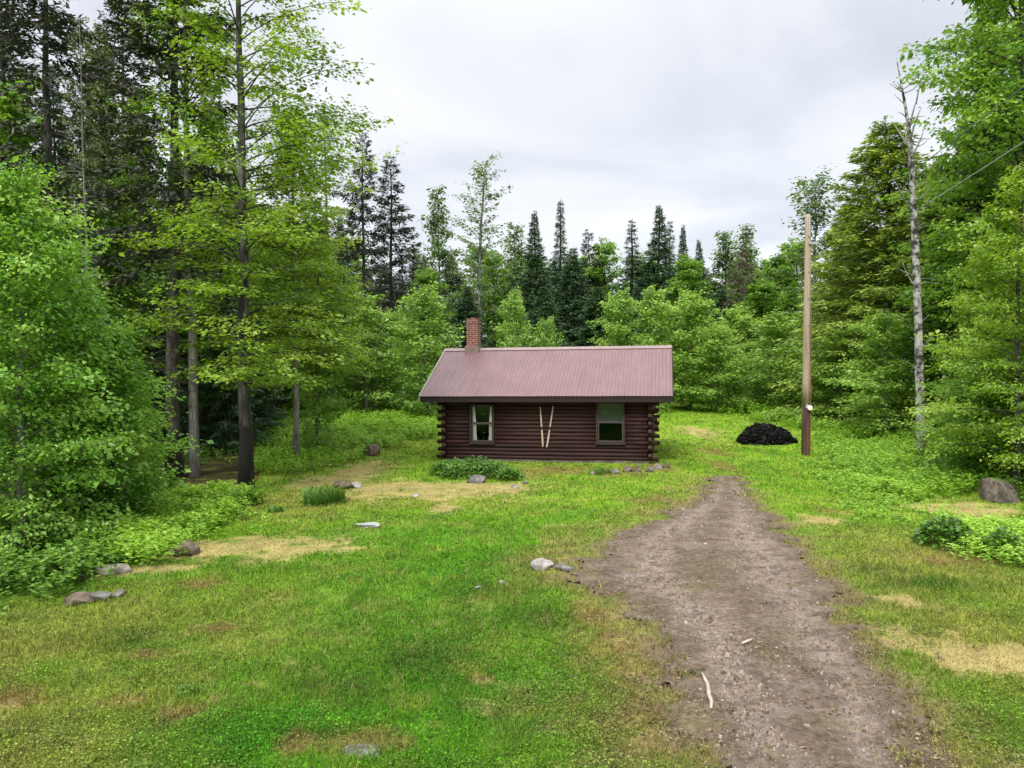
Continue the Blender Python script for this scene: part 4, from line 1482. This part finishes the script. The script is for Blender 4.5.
leafy_mound('bushy green plant standing before the tan patch on the right', 945, 545, 52, 30, 900, 'fern', 3)
leafy_mound('bushy green plant near the right picture edge, below the mossy boulder', 1003, 556, 48, 26, 800, 'fern', 4)

for i, (px, py, w, h) in enumerate([(444, 475, 26, 15), (458, 478, 34, 18), (476, 476, 36, 19), (494, 478, 34, 18), (510, 480, 26, 13)]):
    leafy_mound('leafy green plant in the bed under the curtained window', px, py, w, h, 700, 'fern', 20 + i, 'plants in the bed under the curtained window')
tuft('lily_clump', 'plant', 'small green plant among stones below the right cabin window', 600, 474, 26, 9, 110, 'fern', 27, None, .03)
tuft('lily_clump', 'plant', 'lone low green plant on the lawn before the cabin, right of the leafy bed', 573, 480, 12, 7, 60, 'weed', 28, None, .03)

herb_stuff('weeds', 'bright knee-high weeds on the bank left of the cabin', [
    ([(250, 474), (300, 476), (345, 466), (380, 450), (435, 441), (435, 414), (400, 410), (330, 415), (255, 436)], 5600)], 0, .18, .62, M['weed'], 3, .05)
herb_stuff('weeds', 'low leafy weeds between the left trees and the tan patch', [
    ([(95, 566), (150, 566), (205, 534), (250, 505), (235, 496), (205, 494), (165, 505), (120, 530)], 2400)], 0, .18, .55, M['weed'], 4, .04)
herb_stuff('undergrowth', 'dark undergrowth beneath the trees on the left', [
    ([(-150, 660), (0, 612), (60, 598), (105, 572), (140, 530), (170, 492), (60, 500), (-150, 560)], 3200), ([(150, 478), (240, 455), (330, 428), (250, 424), (140, 450)], 1500)], 0, .2, .55, M['fern'], 6, .05)
herb_stuff('weeds', 'tall bright weeds around the dead birch and behind the pole', [
    ([(822, 458), (815, 425), (880, 414), (960, 420), (1060, 445), (1060, 500), (965, 494), (935, 502), (880, 484)], 5600)], 0, .12, .65, M['weed'], 5, .045)
herb_stuff('weeds', 'weedy rim of the clearing behind the black heap', [
    ([(690, 406), (735, 418), (800, 432), (830, 430), (830, 398), (690, 396)], 3400)], 0, .2, .6, M['weed'], 8, .06)
herb_stuff('weeds', 'low weeds below the mossy boulder on the right', [
    ([(862, 485), (925, 506), (935, 535), (960, 552), (1060, 575), (1060, 535), (985, 528), (930, 516), (910, 490)], 1700)], 0, .15, .42, M['weed'], 9, .035)
herb_stuff('weeds', 'sparse low weeds creeping onto the grass right of the pole', [
    ([(800, 462), (850, 455), (912, 500), (900, 530), (850, 512)], 1100)], 0, .04, .22, M['weed'], 15, .03)
herb_stuff('undergrowth', 'shaded undergrowth beneath the trees on the right', [
    ([(930, 470), (960, 492), (1200, 540), (1200, 440), (900, 420)], 2600)], 0, .25, .7, M['fern'], 12, .05)

# ------------------------------------------------------------------ trees
K = {}


def kind(key, name, cat, parts, bark, leafm):
    K[key] = Kind(name, cat, parts, bark, leafm)


kind('edge_bush', 'broadleaf_tree', 'tree', broadleaf(1, 6.4, 2.0, .03, 96, .092, 30, .07, (0, 55), .5, 'bush', twigs=9), 'bark_grey', 'fresh')
kind('sapling', 'broadleaf_sapling', 'sapling', broadleaf(2, 4.5, 1.3, .03, 70, .088, 27, .045, (5, 60), .5, 'bush', twigs=8), 'bark_brown', 'fresh')
kind('tall_maple', 'broadleaf_tree', 'tree', broadleaf(3, 17, 3.6, .36, 64, .15, 12, .235, (8, 45), .8, 'round', .006, twigs=8, limb_r=.28), 'bark_grey', 'maple')
kind('hero_maple', 'broadleaf_tree', 'tree', broadleaf(33, 17, 3.0, .17, 130, .105, 19, .150, (-4, 44), 1.0, 'round', .004, twigs=8, limb_r=.24, skew=.26, thin=.45), 'bark_black_foot', 'birch')
kind('layer_maple', 'broadleaf_tree', 'tree', broadleaf(4, 9.4, 2.5, .36, 70, .105, 20, .10, (-4, 50), 1.0, 'cone', .006, twigs=8), 'bark', 'birch')
kind('pale_maple', 'broadleaf_tree', 'tree', broadleaf(5, 9.5, 1.7, .30, 84, .105, 23, .07, (5, 58), .8, 'column', .006, twigs=8), 'bark_grey', 'birch')
kind('right_maple', 'broadleaf_tree', 'tree', broadleaf(6, 16, 4.2, .10, 125, .135, 17, .20, (2, 50), .9, 'round', .006, twigs=9), 'bark', 'maple')
kind('right_layer', 'broadleaf_tree', 'tree', broadleaf(7, 8.5, 2.6, .08, 86, .105, 20, .09, (-2, 45), 1.0, 'cone', .006, twigs=9), 'bark', 'birch')
kind('bush_a', 'bush', 'bush', broadleaf(8, 6, 2.2, .03, 70, .135, 14, .06, (5, 60), .4, 'bush', .006, twigs=8), 'bark_grey', 'bush')
kind('bush_b', 'bush', 'bush', broadleaf(9, 6, 1.9, .03, 66, .135, 14, .06, (10, 66), .4, 'bush', .006, twigs=8), 'bark_grey', 'bush')
kind('bush_c', 'bush', 'bush', broadleaf(10, 5, 2.6, .03, 70, .135, 14, .06, (0, 62), .5, 'round', .006, twigs=8), 'bark_grey', 'bush')
kind('wood_a', 'broadleaf_tree', 'tree', broadleaf(11, 13, 3.0, .25, 84, .22, 9, .14, (5, 58), .5, 'round', .006, twigs=8), 'bark', 'maple')
kind('wood_b', 'broadleaf_tree', 'tree', broadleaf(12, 13, 2.3, .30, 70, .20, 9, .12, (10, 62), .5, 'column', .008, twigs=8), 'bark_grey', 'poplar')
kind('aspen', 'broadleaf_tree', 'tree', broadleaf(13, 16, 2.4, .36, 46, .15, 9, .15, (18, 58), .4, 'round', .010, twigs=7, limb_r=.35), 'bark_grey', 'poplar')
kind('ash', 'broadleaf_tree', 'tree', broadleaf(14, 13, 2.2, .35, 44, .17, 7, .13, (25, 72), .3, 'top', .006, twigs=7), 'bark_grey', 'poplar')
kind('spruce_a', 'spruce_tree', 'spruce', conifer(21, 14, 2.5, .05, .36, .15, 20, .85, 7, .19), 'bark', 'spruce')
kind('spruce_b', 'spruce_tree', 'spruce', conifer(22, 14, 2.3, .05, .34, .15, 14, 1.0, 7, .19, spire=.12), 'bark', 'spruce')
kind('spire', 'spruce_tree', 'spruce', conifer(23, 16, 1.9, .10, .36, .14, 14, .8, 6, .17, spire=.62, tuft=1.05), 'bark', 'spruce')
kind('spire_b', 'spruce_tree', 'spruce', conifer(43, 15, 1.9, .08, .40, .14, 22, .95, 6, .18, spire=.4, sparse=.12), 'bark', 'spruce')
kind('olive_a', 'spruce_tree', 'spruce', conifer(24, 14, 2.4, .08, .38, .15, 14, .7, 6, .20, dead=30), 'bark', 'olive')
kind('gaunt', 'spruce_tree', 'spruce', conifer(25, 21, 2.3, .38, .55, .19, 26, .55, 5, .22, .9, dead=70, sparse=.15, deadlen=1.5), 'bark', 'umber')
kind('umber_a', 'spruce_tree', 'spruce', conifer(26, 15, 2.0, .32, .60, .15, 4, .60, 5, .21, 1.0, sparse=.22, dead=26, deadlen=1.2), 'bark', 'umber')
kind('larch', 'larch_tree', 'larch', conifer(27, 15, 0.95, .45, .55, .11, 8, .35, 4, .17, .9, sparse=.3, dead=36, deadlen=.9), 'bark', 'umber')
kind('hemlock', 'fir_tree', 'fir', conifer(28, 15, 3.6, .05, .40, .18, 16, .70, 7, .20, 1.05, dead=10), 'bark', 'fir')
kind('fir_b', 'fir_tree', 'fir', conifer(29, 13, 2.8, .05, .40, .15, 12, .8, 7, .20), 'bark', 'fir')
kind('greyspruce', 'dead_tree', 'tree', conifer(30, 12, 1.5, .45, .5, .10, 10, .6, 5, .17, .9, sparse=.15, dead=20, deadlen=.8), 'bark_brown', 'dead')
kind('bare_pole', 'dead_tree', 'tree', conifer(31, 14, 1.4, .62, .6, .085, 10, .5, 5, .18, .8, sparse=.2, dead=60, deadlen=.9), 'bark_grey', 'olive')

P = lambda k, *a, **kw: K[k].place(*a, **kw)

# left: the near trees
P('edge_bush', 22, 12.8, 182, 196, 'bright green leafy young tree filling the left edge')
P('edge_bush', -120, 13.5, 150, 220, 'leafy young tree past the left picture edge', rz=1)
P('sapling', 112, 15.0, 330, 125, 'leafy sapling standing before the thin pale trunk on the left')
P('sapling', 72, 14.2, 270, 120, 'taller leafy sapling against the bright young tree at left edge', rz=2.2)
P('sapling', 130, 20.5, 380, 62, 'sapling in the shade just left of the twin trunks', rz=4)
P('bare_pole', 91, 19.5, 20, 60, 'thin pale grey trunk rising bare above the leafy saplings')
P('gaunt', 50, 23.0, -150, 150, 'tall dark spruce trunk left of the thin pale trunk')
P('gaunt', 174, 21.6, -140, 170, 'tall dark spruce with drooping boughs, left of the twin trunks', rz=.4)
P('tall_maple', 193, 21.9, -120, 150, 'grey-barked tall tree, right of the twin trunks', rz=2.0)
P('hero_maple', 245, 19.6, -130, 250, 'tall tree with exposed black trunk base and layered yellow-green boughs', rz=0.0)
P('pale_maple', 296, 25.0, 116, 130, 'pale feathery young tree right of the black-based trunk', rz=.3)
P('layer_maple', 318, 27.5, 235, 120, 'low layered young tree right of the pale feathery one', rz=3)
P('bush_b', 318, 27.0, 318, 62, 'light bush in the bank weeds right of the black-based trunk')
# left: the dim wood behind them
P('olive_a', 108, 27.0, 22, 100, 'olive-brown spruce behind the thin pale trunk')
P('olive_a', 142, 30.0, 85, 90, 'olive spruce between the thin pale trunk and the twin trunks')
for (k, px, Y, top, w) in [('spruce_a', -40, 28, -60, 150), ('gaunt', 12, 31, -80, 110), ('wood_a', 18, 25, 95, 150), ('wood_a', 118, 24, 205, 105), ('spruce_a', 62, 34, 60, 90), ('gaunt', 128, 36, -40, 90), ('wood_b', 218, 33, 92, 90),
                           ('spruce_a', 180, 34, 150, 100), ('spruce_b', 240, 38, 150, 90), ('spruce_a', 292, 38, 200, 80), ('wood_a', 265, 33, 215, 90), ('wood_a', 320, 40, 228, 80), ('spruce_a', 10, 40, 50, 120), ('spruce_a', 110, 42, 110, 100),
                           ('spruce_a', 200, 44, 160, 90), ('wood_a', -100, 24, 60, 190), ('spruce_a', -150, 30, -60, 170), ('wood_a', 60, 21.5, 255, 110), ('spruce_b', 160, 26.5, 245, 70), ('spruce_a', 225, 28, 270, 80), ('wood_a', -220, 20, 0, 260), ('spruce_b', 345, 50, 215, 70), ('spruce_a', -20, 46, 150, 110), ('spruce_a', 60, 48, 170, 110), ('spruce_a', 140, 50, 175, 110), ('spruce_a', 215, 52, 190, 100), ('spruce_a', 270, 50, 205, 100), ('spruce_a', 325, 54, 225, 90), ('wood_a', 300, 46, 230, 100), ('wood_a', 240, 47, 225, 100), ('wood_a', 180, 40, 225, 110), ('spruce_a', 150, 37, 240, 110), ('spruce_a', 90, 33, 210, 120), ('spruce_a', 30, 35, 190, 130), ('spruce_a', 250, 31, 290, 80), ('wood_a', 205, 30, 300, 90), ('spruce_a', -110, 42, 120, 150)]:
    g = 'trees in the dim wood on the left'
    lab = 'tree standing back in the dim crowded wood on the left, half hidden by nearer leaves'
    P(k, px, Y, top, w, lab, g)

# middle: beyond the cabin
P('larch', 331, 37, 104, 42, 'thin scraggly larch alone against the sky left of the dark spruces')
P('umber_a', 365, 41, 134, 66, 'dark spruce with ragged flat tiers, taller of the dark pair')
P('umber_a', 395, 43, 158, 76, 'dark ragged spruce, broader and lower of the dark pair', rz=2)
P('aspen', 477, 50, 160, 84, 'tall sparse grey-green tree above the brick chimney')
P('wood_b', 440, 51, 190, 56, 'narrow grey-green tree between the dark pair and the sparse tall tree')
P('spruce_a', 418, 54, 246, 60, 'dark spruce low between the ragged pair and the sparse tall tree')
P('spruce_b', 536, 55, 210, 74, 'dark pointed spruce just left of the thinnest spire')
P('spire', 561, 58, 198, 66, 'thinnest and tallest dark spruce spire above the roof')
P('spruce_a', 573, 54, 246, 76, 'wide dark spruce in front of the thinnest spire')
P('umber_a', 590, 60, 230, 44, 'ragged dark treetop right of the thinnest spire')
P('spire_b', 631, 57, 218, 84, 'narrow dark spruce spire left of the tall pointed one')
P('spruce_b', 660, 58, 203, 86, 'tall sharply pointed dark spruce above the right end of the roof')
P('spire_b', 672, 63, 219, 60, 'slim spruce top close behind the sharply pointed one')
P('spruce_b', 684, 62, 224, 50, 'slim spruce right of the sharply pointed one')
P('spruce_b', 700, 58, 238, 52, 'lower pointed spruce at the right end of the spruce row')
P('wood_b', 516, 58, 226, 60, 'grey-green tree left of the pointed spruces')
P('wood_a', 497, 53, 258, 56, 'bright yellow-green tree between the sparse tall tree and the spruces')
P('wood_a', 608, 60, 246, 66, 'light green treetop between the spruce spires')
P('wood_a', 690, 55, 262, 70, 'leafy tree under the lower pointed spruce')
P('wood_b', 724, 58, 234, 70, 'rounded grey-green tree left of the brown bare trunk')
P('wood_b', 748, 61, 228, 60, 'rounded grey-green tree behind the brown bare trunk')
P('greyspruce', 743, 49, 246, 40, 'brownish half-dead tree with a bare dark trunk')
P('wood_a', 778, 54, 258, 76, 'leafy tree between the brown bare trunk and the utility pole')
P('ash', 816, 45, 188, 88, 'feathery grey-green tree behind the utility pole top')
for (k, px, Y, top, w) in [('spruce_a', 600, 66, 262, 80), ('spruce_a', 650, 66, 262, 80), ('spruce_a', 555, 66, 262, 80), ('spruce_a', 510, 66, 258, 80), ('spruce_a', 455, 62, 255, 80), ('wood_a', 480, 68, 250, 80), ('spruce_a', 385, 60, 262, 80), ('wood_a', 350, 58, 240, 80),
                           ('spruce_a', 705, 67, 266, 80), ('wood_a', 740, 68, 262, 80), ('spruce_a', 765, 66, 260, 80), ('wood_a', 800, 64, 245, 90), ('spruce_a', 640, 50, 285, 80), ('spruce_a', 600, 50, 285, 84), ('spruce_a', 545, 49, 285, 84), ('wood_a', 430, 47, 275, 70), ('spruce_a', 470, 47, 285, 70),
                           ('spruce_a', 400, 50, 270, 70), ('spruce_a', 720, 50, 288, 80), ('wood_a', 765, 48, 285, 80), ('wood_a', 350, 46, 290, 70), ('spruce_a', 840, 55, 250, 90), ('wood_a', 580, 78, 262, 90), ('wood_a', 640, 80, 262, 90), ('wood_a', 530, 80, 262, 90), ('wood_a', 690, 80, 268, 90), ('spruce_a', 425, 72, 258, 80), ('wood_a', 310, 60, 235, 90), ('spruce_a', 785, 76, 258, 80), ('wood_a', 740, 80, 268, 90)]:
    P(k, px, Y, top, w, 'tree in the packed rear rows of the forest beyond the cabin, mostly hidden', 'trees packed in the rear forest beyond the cabin')

# bright bushes round the clearing
P('bush_a', 366, 38, 300, 96, 'bright round bush standing left of the cabin roof, leftmost of two')
P('bush_b', 428, 37, 294, 88, 'bright bush right behind the left end of the cabin roof')
P('bush_c', 398, 41, 322, 76, 'lower bush in the gap between the two bright bushes left of the roof')
P('bush_b', 516, 41, 298, 50, 'narrow bright bush over the roof ridge, right of the chimney')
P('bush_c', 548, 43, 328, 44, 'low bush just showing over the middle of the roof ridge')
P('bush_b', 622, 41, 298, 66, 'pale bright bush over the right half of the roof ridge', rz=1)
P('bush_a', 656, 42, 294, 84, 'full bright bush behind the right end of the roof', rz=2)
P('bush_b', 690, 43, 298, 84, 'bright bush just right of the roof end', rz=3)
P('bush_c', 716, 41, 336, 92, 'wide low bush at the far end of the grass right of the cabin')
P('bush_a', 738, 46, 312, 84, 'bush behind the wide low bush right of the cabin', rz=4)
P('bush_b', 776, 41, 318, 78, 'yellow-green bush left of the utility pole', rz=5)
P('bush_c', 842, 36, 338, 110, 'wide leafy bush right of the utility pole', rz=.5)
P('bush_a', 826, 44, 296, 90, 'taller bush behind the utility pole foot', rz=1.5)
P('bush_a', 884, 31, 318, 100, 'leafy bush left of the dead birch trunk', rz=2.5)
P('bush_c', 330, 42, 348, 90, 'shaded low bush at the foot of the wood behind the bank weeds', rz=.8)
P('bush_c', 275, 36, 350, 90, 'dim bush behind the black-based trunk', rz=2.8)
P('bush_c', 800, 46, 338, 80, 'dim bush directly behind the utility pole', rz=3.3)

# right
P('hemlock', 894, 37, 118, 225, 'big dark-topped fir with yellow-green boughs behind the dead birch')
P('fir_b', 850, 42, 196, 120, 'fir sloping down at the left shoulder of the big fir')
P('fir_b', 940, 33, 150, 140, 'fir right of the big fir, behind the dead birch', rz=2)
P('right_maple', 1030, 25, -170, 275, 'tall leafy tree filling the upper right corner', rz=.6)
P('right_layer', 1016, 18.2, 165, 165, 'layered bright young tree at the right edge above the boulder', rz=1.9)
P('right_layer', 986, 22.5, 245, 112, 'lower layered young tree between dead birch and right edge', rz=.2)
P('right_layer', 1090, 19, 120, 200, 'layered young tree past the right picture edge', rz=4)
P('sapling', 985, 20.0, 345, 110, 'low leafy sapling behind the mossy boulder', rz=1)
for (k, px, Y, top, w) in [('spruce_a', 990, 32, 40, 130), ('wood_a', 952, 30, 235, 120), ('spruce_a', 1050, 30, -20, 150), ('wood_a', 1110, 24, -20, 220), ('spruce_a', 900, 47, 190, 110), ('wood_a', 1020, 27, 190, 130), ('wood_a', 985, 33, -10, 130), ('wood_a', 1048, 34, -60, 170), ('spruce_b', 960, 44, 120, 110), ('wood_a', 870, 50, 240, 100), ('spruce_a', 1100, 40, 0, 160), ('wood_a', 1060, 21, 300, 130), ('wood_a', 1200, 24, -40, 240), ('spruce_a', 1010, 42, 90, 120)]:
    P(k, px, Y, top, w, 'tree standing back in the wood on the right, half hidden by nearer leaves', 'trees in the wood on the right')


def build_snag():
    rng = np.random.default_rng(77)
    g = gp(921, 460)
    Y = g[1]
    pth = [(921, 463), (921, 430), (920, 400), (918.5, 330), (916.5, 270), (913.5, 205), (911.5, 165), (910, 140), (906, 110), (902, 88), (896.5, 58)]
    rp = [6.0, 4.8, 4.3, 3.9, 3.6, 3.1, 2.6, 2.0, 1.4, 1.0, .45]
    k = Y / F
    pts = np.array([at(px, py, Y) for px, py in pth])
    root = thing('dead_birch', 'dead bare birch trunk with pale bark and snapped twiggy top', 'dead tree', (g[0], g[1], g[2]))
    mb = MB()
    O = np.array([g[0], g[1], g[2]])
    mb.tube(pts - O, np.array(rp) * k, 14)
    tr = mb.build('trunk', M['bark_white'], root, True)

    def limb(a, b, r, dy=0.0, bend=0.1):
        p, q = at(*a, Y) - O, at(*b, Y + dy) - O
        s = np.linspace(0, 1, 5)[:, None]
        c = p + (q - p) * s + np.array([0, 0, 1]) * (np.sin(s * math.pi) * bend)
        o = MB().tube(c, np.linspace(r, r * .3, 5) * k, 6).build('limb', M['bark_grey'], root, True)
    limb((909, 130), (917, 100), 1.2); limb((916, 104), (923, 76), .8, .3); limb((905, 100), (897, 82), .9)
    limb((910, 142), (921, 108), .9, -.3); limb((912, 150), (893, 122), 1.3, .4, -.05); limb((911, 158), (926, 124), 1.0, .4, -.1)
    limb((915, 215), (892, 175), 1.0, -.5, -.1); limb((914, 200), (930, 188), .9, .5, -.1); limb((918, 290), (902, 262), 1.0, .2, -.1)
    limb((917, 250), (907, 235), .8, -.4, -.05); limb((911, 140), (925, 138), .7, .5, -.1); limb((919, 350), (932, 335), .8, -.3, -.05)
    limb((913, 180), (903, 150), .8, -.7, -.05); limb((908, 120), (898, 112), .7, .5, .05)
    for q in range(34):                                       # fine dead twigs all the way up
        i = rng.integers(1, 9); f = rng.random()
        ax_ = pth[i][0] * (1 - f) + pth[i + 1][0] * f; ay = pth[i][1] * (1 - f) + pth[i + 1][1] * f
        sg = rng.choice([-1, 1]); ln = rng.uniform(6, 22)
        limb((ax_, ay), (ax_ + sg * ln, ay - ln * rng.uniform(-.2, 1.1)), rng.uniform(.35, .7), rng.normal(0, .6), rng.normal(0, .08))
    M['cable'] = simple('grey_cable', (0.11, 0.11, 0.115), 0.5, 0.1, 20)
    M['cable_pale'] = simple('pale_cable', (0.33, 0.33, 0.34), 0.5, 0.1, 20)
    for (a, b, mk, lab, rr) in (((912, 172), (1030, 78), 'cable', 'dark overhead cable slanting from the dead birch, upper of two', .013), ((914, 212), (1030, 134), 'cable_pale', 'pale overhead cable slanting from the dead birch, lower of two', .012)):
        p, q = at(*a, Y - .13), at(*b, Y - 5.5)
        d = q - p
        s = np.linspace(0, 2.6, 24)
        c = p + d * s[:, None]; c[:, 2] += -.10 * np.sin(np.pi * s / 2.6)
        o = MB().tube(c, rr, 6).build('overhead_cable', M[mk], None, True)
        tag(o, lab, 'cable')


build_snag()
